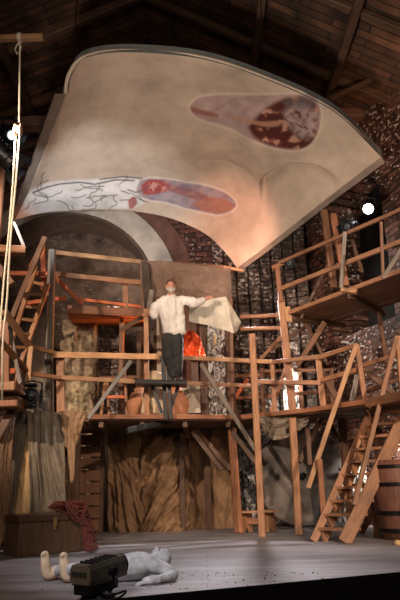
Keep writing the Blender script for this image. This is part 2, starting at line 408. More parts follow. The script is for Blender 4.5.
def blob(name, chains, balls, mat, parent, vox=.012, smooth=6):
    """one continuous organic surface from tapering chains and ellipsoids, fused"""
    bm = bmesh.new()
    for ch in chains:
        pts = [Vector(p) for p, r in ch]; rs = [r for p, r in ch]
        n = max(8, len(pts)*5); cp = catmull(pts, n); cr = [v.x for v in catmull([Vector((r, 0, 0)) for r in rs], n)]
        tube(bm, cp, cr, 14); ball(bm, cp[0], cr[0], u=14, v=10); ball(bm, cp[-1], cr[-1], u=14, v=10)
    for b in balls: ball(bm, b[0], b[1], b[2] if len(b) > 2 else None)
    o = mk(name, bm, mat, parent, smooth=True)
    r = o.modifiers.new('fuse', 'REMESH'); r.mode = 'VOXEL'; r.voxel_size = vox; r.use_smooth_shade = True
    s = o.modifiers.new('soften', 'SMOOTH'); s.iterations = smooth; s.factor = .5
    return o

# ================================================================== STRUCTURE
def flat(name, pts, mat, thick=None):
    bm = bmesh.new(); bm.faces.new([bm.verts.new(p) for p in pts])
    if thick:
        r = bmesh.ops.extrude_face_region(bm, geom=bm.faces[:])
        for v in [g for g in r['geom'] if isinstance(g, bmesh.types.BMVert)]: v.co += Vector(thick)
    return struct(name, bm, mat)
bm = bmesh.new(); box(bm, (0, 7.6, -.1), (16, 13.2, .2)); struct('floor', bm, 'floor', loc=(0, 0, 0))

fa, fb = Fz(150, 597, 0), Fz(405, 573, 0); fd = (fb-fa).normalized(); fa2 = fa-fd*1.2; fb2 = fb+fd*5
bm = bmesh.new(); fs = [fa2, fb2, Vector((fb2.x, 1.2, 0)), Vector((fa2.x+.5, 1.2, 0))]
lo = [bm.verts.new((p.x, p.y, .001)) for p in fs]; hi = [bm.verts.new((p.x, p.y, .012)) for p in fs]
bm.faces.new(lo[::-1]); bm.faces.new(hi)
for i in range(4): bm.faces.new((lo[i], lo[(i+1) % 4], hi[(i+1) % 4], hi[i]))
struct('floor_front', bm, 'black_floor_slab')  # thin near-black slab laid over the front of the stage floor

def wall_arch(name, org, ang, length, height, cs, rad, spring, base, depth, mat, inner, n=48, z0=0.0):
    """wall with an arched recess, local x along the wall, +y behind it"""
    bm = bmesh.new(); q = Quaternion((0, 0, 1), ang)
    def top(s): return spring+math.sqrt(max(0, rad*rad-(s-cs)**2))
    ss = sorted(set([0, length]+[cs-rad*math.cos(math.pi*i/n) for i in range(n+1)]))
    for a, b in zip(ss, ss[1:]):
        inside = a >= cs-rad-1e-6 and b <= cs+rad+1e-6
        if not inside:
            bm.faces.new([bm.verts.new(p) for p in ((a, 0, z0), (b, 0, z0), (b, 0, height), (a, 0, height))])
        else:
            bm.faces.new([bm.verts.new(p) for p in ((a, 0, top(a)), (b, 0, top(b)), (b, 0, height), (a, 0, height))])
            if base > z0: bm.faces.new([bm.verts.new(p) for p in ((a, 0, z0), (b, 0, z0), (b, 0, base), (a, 0, base))])
            bm.faces.new([bm.verts.new(p) for p in ((a, 0, top(a)), (b, 0, top(b)), (b, depth, top(b)), (a, depth, top(a)))])
    for s in (cs-rad, cs+rad):
        bm.faces.new([bm.verts.new(p) for p in ((s, 0, base), (s, 0, spring), (s, depth, spring), (s, depth, base))])
    if base > z0: bm.faces.new([bm.verts.new(p) for p in ((cs-rad, 0, base), (cs+rad, 0, base), (cs+rad, depth, base), (cs-rad, depth, base))])
    struct(name, bm, mat, loc=org, rot=q)
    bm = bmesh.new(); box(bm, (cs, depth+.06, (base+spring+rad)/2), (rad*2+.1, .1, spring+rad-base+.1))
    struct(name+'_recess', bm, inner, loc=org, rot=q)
def arch_ring(name, org, ang, cs, r0, r1, spring, down, proud, mat, n=40, back=.05):
    bm = bmesh.new(); q = Quaternion((0, 0, 1), ang)
    pr = [(cs-r0, down), ] + [(cs-r0*math.cos(math.pi*i/n), spring+r0*math.sin(math.pi*i/n)) for i in range(n+1)] + [(cs+r0, down)]
    po = [(cs-r1, down), ] + [(cs-r1*math.cos(math.pi*i/n), spring+r1*math.sin(math.pi*i/n)) for i in range(n+1)] + [(cs+r1, down)]
    L = [[bm.verts.new((x, y, z)) for x, z in pp] for pp, y in ((pr, back), (pr, -proud), (po, -proud), (po, .05))]
    for a, b in zip(L, L[1:]):
        for i in range(len(a)-1): bm.faces.new((a[i], a[i+1], b[i+1], b[i]))
    struct(name, bm, mat, loc=org, rot=q)

BX = -7.0; BY = 12.8
ctr = P(63, 299, BY); RAD = 2.05
ACX = ctr.x - BX; SPR = ctr.z
wall_arch('wall_back', (BX, BY, 0), 0, 9.2, 10.5, ACX, RAD, SPR, 0.0, 1.0, 'stone_back', 'stone_niche')
arch_ring('trim_1', (BX, BY, 0), 0, ACX, RAD-.02, RAD+.05, SPR, 0, .05, 'niche_reveal', back=.97)
arch_ring('trim_2', (BX, BY, 0), 0, ACX, RAD+.05, RAD+.55, SPR, 0, .06, 'plaster_ring')
arch_ring('trim_3', (BX, BY, 0), 0, ACX, RAD+.55, RAD+.95, SPR, 0, .03, 'brick_ring')
# right wall, coming towards the audience
RO0 = Vector((2.3, 13.1, 0)); RD = Vector((5.6, 4.2, 0))-RO0; RANG = math.atan2(RD.y, RD.x)
def on_wall(px, py):
    d = ray(px, py); rd = RD.normalized(); n_ = Vector((-rd.y, rd.x, 0)); t = (RO0-Vector((0, 0, CH))).dot(n_)/d.dot(n_)
    p = d*t+Vector((0, 0, CH)); return (p-RO0).dot(rd), p.z
s0, s1 = on_wall(327, 262)[0], on_wall(386, 240)[0]
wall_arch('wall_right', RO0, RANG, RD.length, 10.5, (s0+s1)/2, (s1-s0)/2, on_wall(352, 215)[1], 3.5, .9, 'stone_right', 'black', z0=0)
bm = bmesh.new(); box(bm, (-6.3, 8, 5), (.3, 14, 10.4)); struct('wall_left', bm, 'stone_niche')
# silvery ribbed corner pier between the walls
bm = bmesh.new()
for k in range(8): box(bm, (.42+.26*k, 12.62-.08*(k % 2), 3.6), (.235, .45, 7.2), bev=.03)
struct('trim_4', bm, 'stone_pier')

def rocky(name, c, s, mat, amp=.05, f=5, bev=0):
    """rough pier with a broken stone face"""
    bm = bmesh.new(); box(bm, (0, 0, 0), s)
    bmesh.ops.subdivide_edges(bm, edges=bm.edges[:], cuts=22, use_grid_fill=True)
    for v in bm.verts:
        p = v.co+Vector(c)
        d = mnoise.noise(p*f)*amp+mnoise.noise(p*f*2.7)*amp*.6
        n = Vector((v.co.x/s[0], v.co.y/s[1], 0)); v.co += n.normalized()*d if n.length > .01 else Vector()
    for v in bm.verts: v.co.z += s[2]/2
    return struct(name, bm, mat, loc=Vector(c)-Vector((0, 0, s[2]/2)), smooth=True)
a = P(62, 330, 11.6); b_ = P(95, 330, 11.6)
rocky('trim_5', ((a.x+b_.x)/2, 11.85, 2.0), (b_.x-a.x, .5, 4.0), 'rubble', .09, 5)
a = P(97, 330, 12.0); b_ = P(120, 330, 12.0)
rocky('trim_6', ((a.x+b_.x)/2, 12.25, 2.2), (b_.x-a.x, .4, 4.4), 'stone_pier', .06, 4)

# roof: two slopes of boards; purlins and rafters
def roof(name, x0, z0, x1, z1):
    d = Vector((x1-x0, 0, z1-z0)); L = d.length; ang = math.atan2(-(z1-z0), x1-x0)
    bm = bmesh.new(); box(bm, (L/2, 8, .04), (L, 18, .08))
    return struct(name, bm, 'roof', loc=(x0, 0, z0), rot=Quaternion((0, 1, 0), ang))
roof('ceiling', -1.0, 10.2, 7.5, 5.4)
o = roof('ceiling_slope', -7.5, 7.2, -1.0, 10.2)
def rb(a, b, w, t, i):
    o = bar('trim_%d' % i, a, b, w, t, 'dark_wood', None); o['kind'] = 'structure'
k = 7
for y in (4.5, 6.2, 7.9, 9.6, 11.3, 12.6):
    rb((-1, y, 10.1), (7.2, y, 5.45), .12, .12, k); k += 1
    rb((-7.2, y, 7.1), (-1, y, 10.1), .16, .14, k); k += 1
for x, z in ((1.2, 8.93), (2.6, 8.1), (3.9, 7.4), (-3.6, 8.9), (-5.4, 8.0)):
    rb((x, 2, z-.2), (x, 13, z-.2), .14, .14, k); k += 1
rb((-6, 10.4, 7.75), (7.0, 10.4, 7.75), .2, .3, k); k += 1
rb(P(398, 92, 9.5), P(300, 68, 11), .09, .09, k); k += 1
rb(P(395, 68, 9.5), P(330, 100, 9.2), .08, .08, k); k += 1

# ================================================================== PAINTED VAULT
def build_vault():
    R0 = [(67, 95, 7.9), (71, 74, 7.6), (88, 57, 7.4), (135, 51, 7.3), (200, 58, 7.2), (262, 77, 7.4), (334, 112, 7.8), (382, 157, 8.5)]
    R4 = [(30, 190, 10.1), (50, 184, 10.3), (82, 179, 10.5), (125, 177, 10.6), (175, 181, 10.7), (215, 194, 10.8), (243, 222, 10.9), (258, 252, 10.7)]
    R5 = [(15, 220, 10.3), (40, 214, 10.6), (72, 211, 10.9), (118, 210, 11.1), (165, 217, 11.2), (204, 233, 11.2), (227, 254, 11.1), (237, 268, 10.95)]
    R45 = [(22, 206, 10.15), (45, 200, 10.4), (78, 196, 10.65), (121, 194, 10.8), (170, 199, 10.9), (210, 212, 10.95), (235, 238, 10.95), (247, 260, 10.8)]
    rows = [R0]
    for f, bl in ((.18, 0), (.4, 0), (.62, 0), (.84, 0)):
        row = []
        for i, (a, b) in enumerate(zip(R0, R4)):
            yy = a[2]+(b[2]-a[2])*(f**.92)
            row.append((a[0]+(b[0]-a[0])*f, a[1]+(b[1]-a[1])*f, yy))
        rows.append(row)
    rows += [R4, R45, R5]
    C = [[Vector(p) for p in r] for r in rows]
    nu, nv = 330, 220
    dense = [catmull(r, nu) for r in C]
    cols = [catmull([dense[j][i] for j in range(len(dense))], nv) for i in range(nu)]
    pix = np.array([[(cols[i][j].x, cols[i][j].y) for i in range(nu)] for j in range(nv)])
    W = [[P(cols[i][j].x, cols[i][j].y, cols[i][j].z) for i in range(nu)] for j in range(nv)]
    # lunette: an arched hollow cut into the curve beside the straight edge
    a = P(268, 244, 10.6); b = P(338, 190, 9.2); m = (a+b)/2; ax = Vector((b.x-a.x, b.y-a.y, 0)); hl = ax.length/2; ax.normalize(); nx = Vector((-ax.y, ax.x, 0))
    top = P(296, 178, 9.3)
    if (top-m).dot(nx) < 0: nx = -nx
    hh = abs((top-m).dot(nx))
    for j in range(nv):
        for i in range(nu):
            p = W[j][i]; d = p-m; s = Vector((d.x, d.y, 0)).dot(ax)/hl; t = Vector((d.x, d.y, 0)).dot(nx)/hh
            r = math.sqrt(s*s+max(t, 0)**2*.9+min(t, 0)**2*.05)
            k = max(0, min(1, (1.04-r)/.22)); k = k*k*(3-2*k)
            p.z += .42*k*min(1, (nu-1-i)/nu*9)
            # groin running to the tip
            p.z += .03*mnoise.noise(Vector((p.x*.8, p.y*.8, 3)))
    # groin: the arch surface and the flat field meet in a curved crease running to the tip
    gc = [(196, 163), (225, 170), (247, 180), (262, 196), (270, 217), (266, 246)]
    for j in range(nv):
        for i in range(nu):
            x, y = pix[j, i]; best = 1e9; sg = 1
            for (x0, y0), (x1, y1) in zip(gc, gc[1:]):
                L = (x1-x0)**2+(y1-y0)**2; t = max(0, min(1, ((x-x0)*(x1-x0)+(y-y0)*(y1-y0))/L)); dd = math.hypot(x-x0-t*(x1-x0), y-y0-t*(y1-y0))
                if dd < best: best = dd; sg = (x1-x0)*(y-y0)-(y1-y0)*(x-x0)
            e = min(1, (nu-1-i)/nu*9)*min(1, (nv-1-j)/nv*9)*max(0, min(1, (x-185)/40))
            W[j][i].z += (.20*math.exp(-best/14) if sg < 0 else .20*math.exp(-best/45))*e
    bm = bmesh.new(); lay = bm.verts.layers.float_color.new('paint'); vs = grid(bm, W)
    X = pix[..., 0]; Y = pix[..., 1]
    col = np.zeros((nv, nu, 3)); col[:] = (.50, .40, .315)
    rng = np.random.RandomState(3)
    def noise2(sx, sy, sd, oc=3):
        out = np.zeros((nv, nu)); 
        for j in range(nv):
            for i in range(nu):
                out[j, i] = mnoise.fractal(Vector((X[j, i]*sx, Y[j, i]*sy, sd)), 1, 2, oc)
        return out
    nz = noise2(.02, .03, 1.3); col *= (1+.14*nz[..., None])
    def inpoly(poly, soft=1.5):
        """signed distance-like mask of a smooth outline"""
        pp = catmull([Vector((x, y, 0)) for x, y in poly+[poly[0]]], 90); P_ = np.array([(p.x, p.y) for p in pp[:-1]])
        ins = np.zeros(X.shape, bool); dm = np.full(X.shape, 1e9)
        for k in range(len(P_)):
            x0, y0 = P_[k]; x1, y1 = P_[(k+1) % len(P_)]
            c = ((y0 > Y) != (y1 > Y)) & (X < (x1-x0)*(Y-y0)/((y1-y0) if y1 != y0 else 1e-9)+x0); ins ^= c
            L = (x1-x0)**2+(y1-y0)**2+1e-9; t = np.clip(((X-x0)*(x1-x0)+(Y-y0)*(y1-y0))/L, 0, 1)
            dm = np.minimum(dm, np.hypot(X-x0-t*(x1-x0), Y-y0-t*(y1-y0)))
        sd = np.where(ins, dm, -dm)
        return np.clip(sd/soft+.5, 0, 1), sd
    def mix(mask, c, k=1.0):
        nonlocal col
        mm = (mask*k)[..., None]; col = col*(1-mm)+np.array(c)*mm
    def line(pts, wd, c, k=1.0):
        dm = np.full(X.shape, 1e9)
        for (x0, y0), (x1, y1) in zip(pts, pts[1:]):
            L = (x1-x0)**2+(y1-y0)**2+1e-9; t = np.clip(((X-x0)*(x1-x0)+(Y-y0)*(y1-y0))/L, 0, 1)
            dm = np.minimum(dm, np.hypot(X-x0-t*(x1-x0), Y-y0-t*(y1-y0)))
        mix(np.clip((wd-dm)/.8+.3, 0, 1)*(dm < wd+.6), c, k)
    nh = noise2(.09, .13, 9.1, 5); nf = noise2(.22, .3, 4.4, 4)
    # upper painted panel: generic cloudy colour field
    m1, s1 = inpoly([(190, 106), (200, 98), (225, 96), (262, 96), (295, 95), (313, 98), (320, 108), (320, 124), (314, 140), (302, 149), (280, 149), (256, 142), (228, 128), (205, 121), (193, 114)])
    mix(np.clip((s1+3.2)/2, 0, 1), (.62, .54, .44), .75)
    mix(m1, (.37, .255, .24))
    mix(m1*np.clip(.5+nh*1.2, 0, 1), (.48, .37, .35), .6)
    mr, sr = inpoly([(248, 128), (262, 112), (280, 101), (300, 97), (316, 105), (318, 128), (308, 147), (284, 149), (258, 141)], 4)
    mix(mr*m1, (.075, .014, .012), .97)
    mix(mr*m1*np.clip(nh*3-.3, 0, 1), (.30, .10, .065), .75)
    mix(mr*m1*np.clip(nh*4-1.2, 0, 1), (.58, .34, .25), .8)
    mq, _ = inpoly([(282, 112), (300, 104), (317, 112), (317, 128), (306, 140), (290, 128)], 5); mix(mq*m1*np.clip(.7-nf, 0, 1), (.46, .36, .35), .75)
    mq, _ = inpoly([(282, 102), (300, 97), (314, 102), (310, 109), (290, 110)], 4); mix(mq*m1, (.13, .11, .11), .7)
    mq, _ = inpoly([(222, 117), (240, 118), (262, 122), (280, 121), (278, 126), (262, 126.5), (238, 121)], 2); mix(mq*m1, (.50, .27, .18), .8)
    mq, _ = inpoly([(188, 106), (206, 111), (218, 115), (216, 118), (204, 116), (190, 111)], 2); mix(mq*m1, (.25, .09, .06), .8)
    line([(212, 111), (222, 108), (230, 101), (238, 99)], .5, (.22, .15, .13), .7); line([(222, 108), (232, 112)], .4, (.22, .15, .13), .6)
    # band: cracked pale plaster with loose lines
    mb, sb = inpoly([(14, 222), (20, 207), (32, 190), (58, 181), (90, 179), (130, 178), (143, 183), (136, 192), (144, 203), (126, 209), (95, 209), (60, 211), (35, 215)], 3)
    mix(mb, (.66, .64, .63), .9); mix(mb*np.clip(nh*2, 0, 1), (.50, .47, .44), .5)
    rr = random.Random(5)
    for k in range(19):
        x = rr.uniform(28, 134); y = rr.uniform(184, 208); pts = [(x, y)]; an = rr.uniform(0, 6.28)
        for q in range(rr.randint(4, 8)):
            an += rr.uniform(-.9, .9); x += math.cos(an)*4.5; y += math.sin(an)*2.6; pts.append((x, y))
        line(pts, .6, (.10, .08, .07), .9)
    line([(33, 193), (48, 187), (60, 184), (80, 182), (95, 184), (115, 180), (134, 181)], .9, (.08, .07, .07), .9)
    line([(100, 179), (122, 177), (143, 179)], .8, (.10, .08, .08), .9)
    # coloured fresco patch at the end of the band
    m2, s2 = inpoly([(140, 181), (152, 179), (175, 181), (200, 187), (222, 196), (235, 206), (234, 213), (220, 217), (195, 211), (168, 203), (146, 199), (137, 191)], 1.5)
    mix(np.clip((s2+2.6)/2, 0, 1)*(X > 142), (.68, .6, .55), .8)
    mix(m2, (.31, .26, .29)); mix(m2*np.clip(nh*2.5, 0, 1), (.20, .16, .22), .7)
    mq, _ = inpoly([(141, 186), (150, 180), (166, 182), (170, 190), (158, 194), (144, 195)], 2); mix(mq*m2, (.30, .045, .04), .9); mix(mq*m2*np.clip(nf*3-.3, 0, 1), (.55, .28, .22), .8)
    mq, _ = inpoly([(168, 183), (190, 190), (208, 199), (200, 202), (180, 195), (166, 190)], 2); mix(mq*m2, (.27, .10, .10), .75)
    mq, _ = inpoly([(192, 203), (212, 200), (230, 206), (234, 212), (220, 216), (200, 211)], 2); mix(mq*m2, (.34, .15, .10), .85)
    mix(m2*np.clip(nf*2.6-.5, 0, 1), (.45, .25, .2), .5)
    mq, _ = inpoly([(128, 201), (134, 197), (137, 204), (130, 209)], 1); mix(mq, (.30, .06, .05), .85)
    line([(128, 190), (136, 193), (144, 190), (150, 186)], .9, (.12, .08, .08), .8)
    # faint straight joints in the plaster
    line([(104, 60), (88, 100), (60, 165)], .5, (.34, .27, .21), .5); line([(165, 170), (255, 66)], .4, (.38, .30, .23), .35)
    for j in range(nv):
        for i in range(nu):
            c = col[j, i]; vs[j][i][lay] = (c[0], c[1], c[2], 1)
    t = thing('hanging_vault', 'huge painted plaster ceiling vault with two fresco patches hanging over the scaffold', 'stage set piece', W[nv//2][nu//2])
    o = mk('vault_shell', bm, 'fresco', t, smooth=True)
    s = o.modifiers.new('thickness', 'SOLIDIFY'); s.thickness = .05; s.offset = 1
    # rim: grey board that closes the upper, outer edge
    edge = [W[0][i] for i in range(0, nu, 3)]+[W[0][-1]]
    bm = bmesh.new(); up = []
    for i, p in enumerate(edge):
        up.append(p)
    rows = [[p+Vector((0, 0, -.01)) for p in up], [p+Vector((0, -.02, .12)) for p in up], [p+Vector((0, .06, .12)) for p in up], [p+Vector((0, .06, .02)) for p in up]]
    grid(bm, rows); mk('rim_board', bm, 'grey_rim', t, smooth=False)
    # left flange falling outside the painted field
    lf = [W[j][0] for j in range(0, nv, 4)]+[W[-1][0]]
    out = []
    for i, p in enumerate(lf):
        x, y = topx(p); f = i/(len(lf)-1)
        out.append(P(55+(11-55)*f, 94+(219-94)*f, p.y-.2))
    bm = bmesh.new(); grid(bm, [[p+Vector((0, 0, .01)) for p in lf], out, [p+Vector((0, 0, .06)) for p in out]]); mk('side_flange', bm, 'flange', t)
    # right straight lip
    lf = [W[j][-1] for j in range(0, nv, 4)]+[W[-1][-1]]; ax = (lf[-1]-lf[0]).normalized(); 
    dn = Vector((.5, .5, -.7)).normalized()
    bm = bmesh.new(); grid(bm, [[p for p in lf], [p+dn*.10 for p in lf], [p+dn*.10+Vector((.03, .03, .04)) for p in lf]]); mk('lower_lip', bm, 'flange', t)
    # lifting wires
    for (j, i) in ((10, 60), (10, 240), (150, 40)):
        p = W[j][i]; b2 = bmesh.new(); cyl(b2, p, (p.x, p.y, 8.9-abs(p.x)*.1), .008, n=6); mk('lifting_wire', b2, 'black_metal', t)
M['grey_rim'] = plain('grey_rim', (.085, .09, .085), .8)
M['flange'] = plain('flange', (.19, .145, .115), .85, sc=3)
build_vault()

# ================================================================== MAIN SCAFFOLD
DZ = 1.83
def D(px, py): return Fz(px, py, DZ)
def plank_deck(name, corners_front, corners_back, z, th, mat, parent, n=6):
    """boards laid side by side between a front and a back line (world xy), one deck mesh"""
    bm = bmesh.new()
    nf = len(corners_front)
    for k in range(nf-1):
        f0, f1 = Vector(corners_front[k]), Vector(corners_front[k+1]); b0, b1 = Vector(corners_back[k]), Vector(corners_back[k+1])
        for j in range(n):
            u0 = j/n+.006; u1 = (j+1)/n-.006
            q = [f0.lerp(b0, u0), f1.lerp(b1, u0), f1.lerp(b1, u1), f0.lerp(b0, u1)]
            zz = z+random.uniform(-.006, .006)
            lo = [bm.verts.new((p.x, p.y, zz-th)) for p in q]; hi = [bm.verts.new((p.x, p.y, zz)) for p in q]
            bm.faces.new(lo[::-1]); bm.faces.new(hi)
            for i in range(4): bm.faces.new((lo[i], lo[(i+1) % 4], hi[(i+1) % 4], hi[i]))
    return mk(name, bm, mat, parent)

A = D(84, 417); B = D(243, 417); Cc = D(303, 411); Dd = D(366, 402)
sc1 = thing('scaffold', 'long low pine scaffold platform across the stage centre carrying the standing man', 'scaffold', (B.x, B.y, 0))
Ab = Vector((A.x-.2, A.y+1.9, DZ)); Bb = Vector((B.x+.1, B.y+1.9, DZ)); Cb = Vector((Cc.x+.25, Cc.y+1.7, DZ)); Db = Vector((Dd.x+.6, Dd.y+1.6, DZ))
plank_deck('deck', [A, B, Cc, Dd], [Ab, Bb, Cb, Db], DZ, .05, 'mid_wood', sc1, 8)
for a, b in ((A, B), (B, Cc), (Cc, Dd)):
    bar('fascia_board', a+Vector((0, -.03, .0)), b+Vector((0, -.03, 0)), .07, .03, 'red_pine', sc1)
for f in (.1, .35, .62, .9):
    a = A.lerp(B, f); b = Ab.lerp(Bb, f); bar('joist', (a.x, a.y+.05, DZ-.11), (b.x, b.y, DZ-.11), .08, .1, 'dark_wood', sc1)
def stand(px_top, py_top, base, w, t, mat, parent, name='post', top_z=None):
    """upright timber on a floor point base, reaching the height seen at px_top, py_top"""
    p = P(px_top, py_top, base.y); return bar(name, base, Vector((p.x*.5+base.x*.5, base.y, p.z)) if top_z is None else (base.x, base.y, top_z), w, t, mat, parent)
# uprights down to the stage floor
def fpost(x0, y0, x1, y1, w, mat, t=None, name='post', parent=sc1):
    b = Fz(x0, y0, 0); p = P(x1, y1, b.y); return bar(name, b, p, w, t or w, mat, parent)
fpost(262, 537, 252, 334, .10, 'pine')
fpost(299, 535, 292.5, 418, .11, 'pine')
fpost(238.5, 533, 232, 428, .14, 'red_pine')
fpost(209.5, 529, 206, 428, .13, 'mid_wood')
b0 = Fz(183, 531, 0); bar('post', b0, (b0.x, b0.y, DZ-.12), .1, .1, 'dark_wood', sc1)
b0 = Fz(352, 530, 0); bar('post', b0, (b0.x, b0.y, DZ-.06), .12, .12, 'mid_wood', sc1)
b0 = Fz(100, 533, 0); bar('post', b0, (b0.x, b0.y, DZ-.1), .1, .1, 'dark_wood', sc1)
# braces below the deck
for p, q in (((192, 431, 10.6), (222, 470, 10.5)), ((231, 470, 10.5), (196, 430, 10.9)), ((262, 470, 10.0), (232, 432, 10.3)), ((299, 462, 9.9), (322, 418, 10.2)), ((352, 470, 10.5), (330, 424, 10.5))):
    pbar('brace', p, q, .08, .06, 'dark_wood', sc1)
# guard rail along the front: board and posts
yA = A.y-.05
pbar('guard_rail', (53, 354.5, 9.35), (166, 357, 9.95), .095, .04, 'pale_pine', sc1)
pbar('guard_rail', (168, 357, 9.98), (273, 362, 10.3), .07, .04, 'pale_pine', sc1)
pbar('guard_rail', (272, 362, 10.28), (319, 357, 9.8), .07, .04, 'pine', sc1)
pbar('guard_rail', (318, 357.5, 9.8), (357, 345, 9.1), .07, .04, 'pine', sc1)
pbar('guard_rail', (56, 377, 9.4), (140, 382, 9.9), .07, .04, 'pale_pine', sc1)
pbar('guard_rail', (184, 383, 10.0), (256, 386, 10.3), .06, .04, 'pine', sc1)
pbar('guard_rail', (256, 381.5, 10.28), (321, 383, 9.8), .07, .04, 'pine', sc1)
pbar('guard_rail', (322, 380, 9.8), (357, 370, 9.1), .07, .04, 'pine', sc1)
def rpost(x, y0, y1, Y, w, mat, parent=sc1, x2=None, name='rail_post', t=None):
    return pbar(name, (x if x2 is None else x2, y1, Y), (x, y0, Y), w, t or .05, mat, parent)
rpost(272, 360, 416, 10.32, .07, 'pine', x2=275)
rpost(318, 355, 413, 9.84, .09, 'pine', x2=324)
rpost(60, 356, 412, 9.5, .13, 'pine', x2=61)
rpost(146, 309, 416, 9.98, .08, 'pine', x2=147)
# rails on the far side of the deck
pbar('back_rail', (262, 371, 11.9), (332, 370, 11.3), .06, .04, 'mid_wood', sc1)
pbar('back_rail', (292, 394, 11.8), (334, 391, 11.3), .06, .04, 'mid_wood', sc1)
pbar('back_rail', (205, 378, 12.2), (276, 374, 12.0), .07, .04, 'red_pine', sc1)
pbar('back_rail', (200, 400, 12.2), (276, 396, 12.0), .07, .04, 'red_pine', sc1)
for x, x2, Y in ((262, 264, 12.0), (300, 302, 11.8), (331, 334, 11.3), (207, 208, 12.2)):
    rpost(x, 368, 420, Y, .08, 'mid_wood', x2=x2)
pbar('brace', (248, 379, 12.0), (232, 402, 12.1), .07, .04, 'orange_lit_wood', sc1)
pbar('brace', (285, 332, 10.8), (259, 361, 10.6), .06, .04, 'mid_wood', sc1)
pbar('brace', (286, 368, 10.8), (271, 412, 10.7), .06, .04, 'red_pine', sc1)
pbar('brace', (346, 415, 10.4), (322, 372, 10.6), .1, .05, 'mid_wood', sc1)
pbar('brace', (357, 375, 9.4), (351, 409, 9.4), .07, .04, 'grey_wood', sc1)

# two loose props leaning on the guard rail
t = bar('leaning_pole', P(258, 454, 9.95), P(201, 364, 9.85), .07, .035, 'grey_wood', None); tag(t, 'long grey timber pole slanting across the railing right of the white board', 'pole')
t = bar('leaning_pole', P(88, 419, 9.15), P(131, 361, 9.55), .06, .035, 'grey_metal', None); tag(t, 'grey metal pole slanting across the railing above the slatted panel', 'pole')

# black stand that carries the man
FP = P(166, 383, 9.7)
bs = thing('standing_frame', 'small black painted outrigger frame under the feet of the standing man', 'stand', P(166, 418, 9.85))
def rb2(name, *a): return pbar(name, *a, bs)
rb2('upright', (166, 420, 9.85), (163, 356, 9.85), .07, .05, 'black_wood')
rb2('upright', (171, 419, 9.8), (168, 364, 9.8), .06, .05, 'black_wood')
o = bar('foot_plank', P(136, 383, 9.75), P(187, 384, 9.75), .07, .34, 'black_wood', bs)
rb2('top_bar', (131, 357, 9.95), (170, 358, 9.9), .06, .05, 'black_wood')
rb2('diagonal_brace', (152, 386, 9.85), (162, 413, 9.85), .05, .04, 'black_wood')
rb2('diagonal_brace', (178, 386, 9.85), (170, 412, 9.85), .05, .04, 'black_wood')
bar('base_beam', P(127, 431, 9.55), P(186, 417, 10.4), .09, .08, 'black_wood', bs)

# ------------------------------------------------------------------ upper platform at the back left
up = thing('scaffold', 'upper back scaffold platform with orange lit rails inside the stone arch', 'scaffold', P(105, 312, 11.2))
f0, f1 = P(66, 309, 10.7), P(145, 316, 10.9)
plank_deck('deck', [f0, f1], [Vector((f0.x-.1, f0.y+1.1, 0)), Vector((f1.x, f1.y+1.1, 0))], f0.z, .05, 'red_pine', up, 5)
bar('fascia_board', f0+Vector((0, -.02, .0)), f1+Vector((0, -.02, .05)), .15, .04, 'red_pine', up)
pbar('guard_rail', (40, 251, 10.2), (141, 262, 10.9), .085, .05, 'pale_pine', up)
pbar('guard_rail', (54, 274, 10.4), (142, 283, 10.95), .095, .05, 'pine', up)
pbar('guard_rail', (76, 299, 10.8), (142, 307, 11.0), .06, .05, 'orange_lit_wood', up)
rpost(125, 284, 311, 10.95, .10, 'pine', up, 126)
rpost(142, 262, 318, 10.92, .07, 'mid_wood', up, 143)
pbar('brace', (54, 276, 10.4), (82, 304, 10.7), .08, .05, 'orange_lit_wood', up)
b0 = P(122, 318, 11.2); bar('post', (b0.x, 11.2, DZ), b0, .09, .09, 'mid_wood', up)
b0 = P(146, 262, 11.0); bar('post', (b0.x, 11.0, DZ), (b0.x, 11.0, P(146, 316, 11.0).z), .07, .09, 'pine', up)
for (a, b) in (((120, 330, 11.0), (143, 317, 11.0)), ((100, 322, 11.9), (142, 317, 11.4))): pbar('brace', a, b, .07, .05, 'dark_wood', up)

# ------------------------------------------------------------------ left tower
lt = thing('scaffold', 'left scaffold tower with grey paint-stained post behind the draped canvas', 'scaffold', (P(40, 410, 9.0).x, 9.0, 0))
p0 = P(51, 410, 9.7); gp = bar('post', (p0.x, 9.7, 0), P(52, 250, 9.7), .12, .12, 'grey_wood', lt)
la, lb = P(2, 416, 8.7), P(85, 416, 9.2)
plank_deck('deck', [Vector((la.x-.2, la.y+.1, 0)), Vector((lb.x, lb.y+.2, 0))], [Vector((la.x-.3, la.y+1.9, 0)), Vector((lb.x-.1, lb.y+1.8, 0))], (la.z+lb.z)/2, .05, 'mid_wood', lt, 8)
for px, Y in ((8, 8.95), (78, 9.5), (12, 10.4), (70, 10.8)):
    q = P(px, 417, Y); bar('post', (q.x, Y, 0), (q.x, Y, la.z-.02), .1, .1, 'dark_wood', lt)
pbar('guard_rail', (4, 311, 8.1), (30, 347, 8.8), .10, .06, 'pine', lt)
pbar('guard_rail', (29, 346, 8.8), (54, 353, 9.3), .07, .05, 'pine', lt)
pbar('guard_rail', (-2, 338, 8.1), (28, 373, 8.8), .08, .05, 'red_pine', lt)
pbar('guard_rail', (29, 373.5, 8.8), (60, 378, 9.35), .06, .05, 'pine', lt)
rpost(31, 346, 392, 8.78, .075, 'pale_pine', lt, 27)
rpost(5, 320, 392, 8.9, .13, 'red_pine', lt, 5)
pbar('brace', (9, 322, 8.5), (23, 399, 8.5), .055, .04, 'grey_wood', lt)
pbar('brace', (0, 373, 9.3), (30, 368, 9.6), .09, .05, 'orange_lit_wood', lt)
pbar('guard_rail', (-5, 273, 9.6), (54, 274, 9.8), .075, .05, 'orange_lit_wood', lt)
pbar('post', (44, 300, 10.0), (43, 246, 10.0), .085, .06, 'orange_lit_wood', lt)
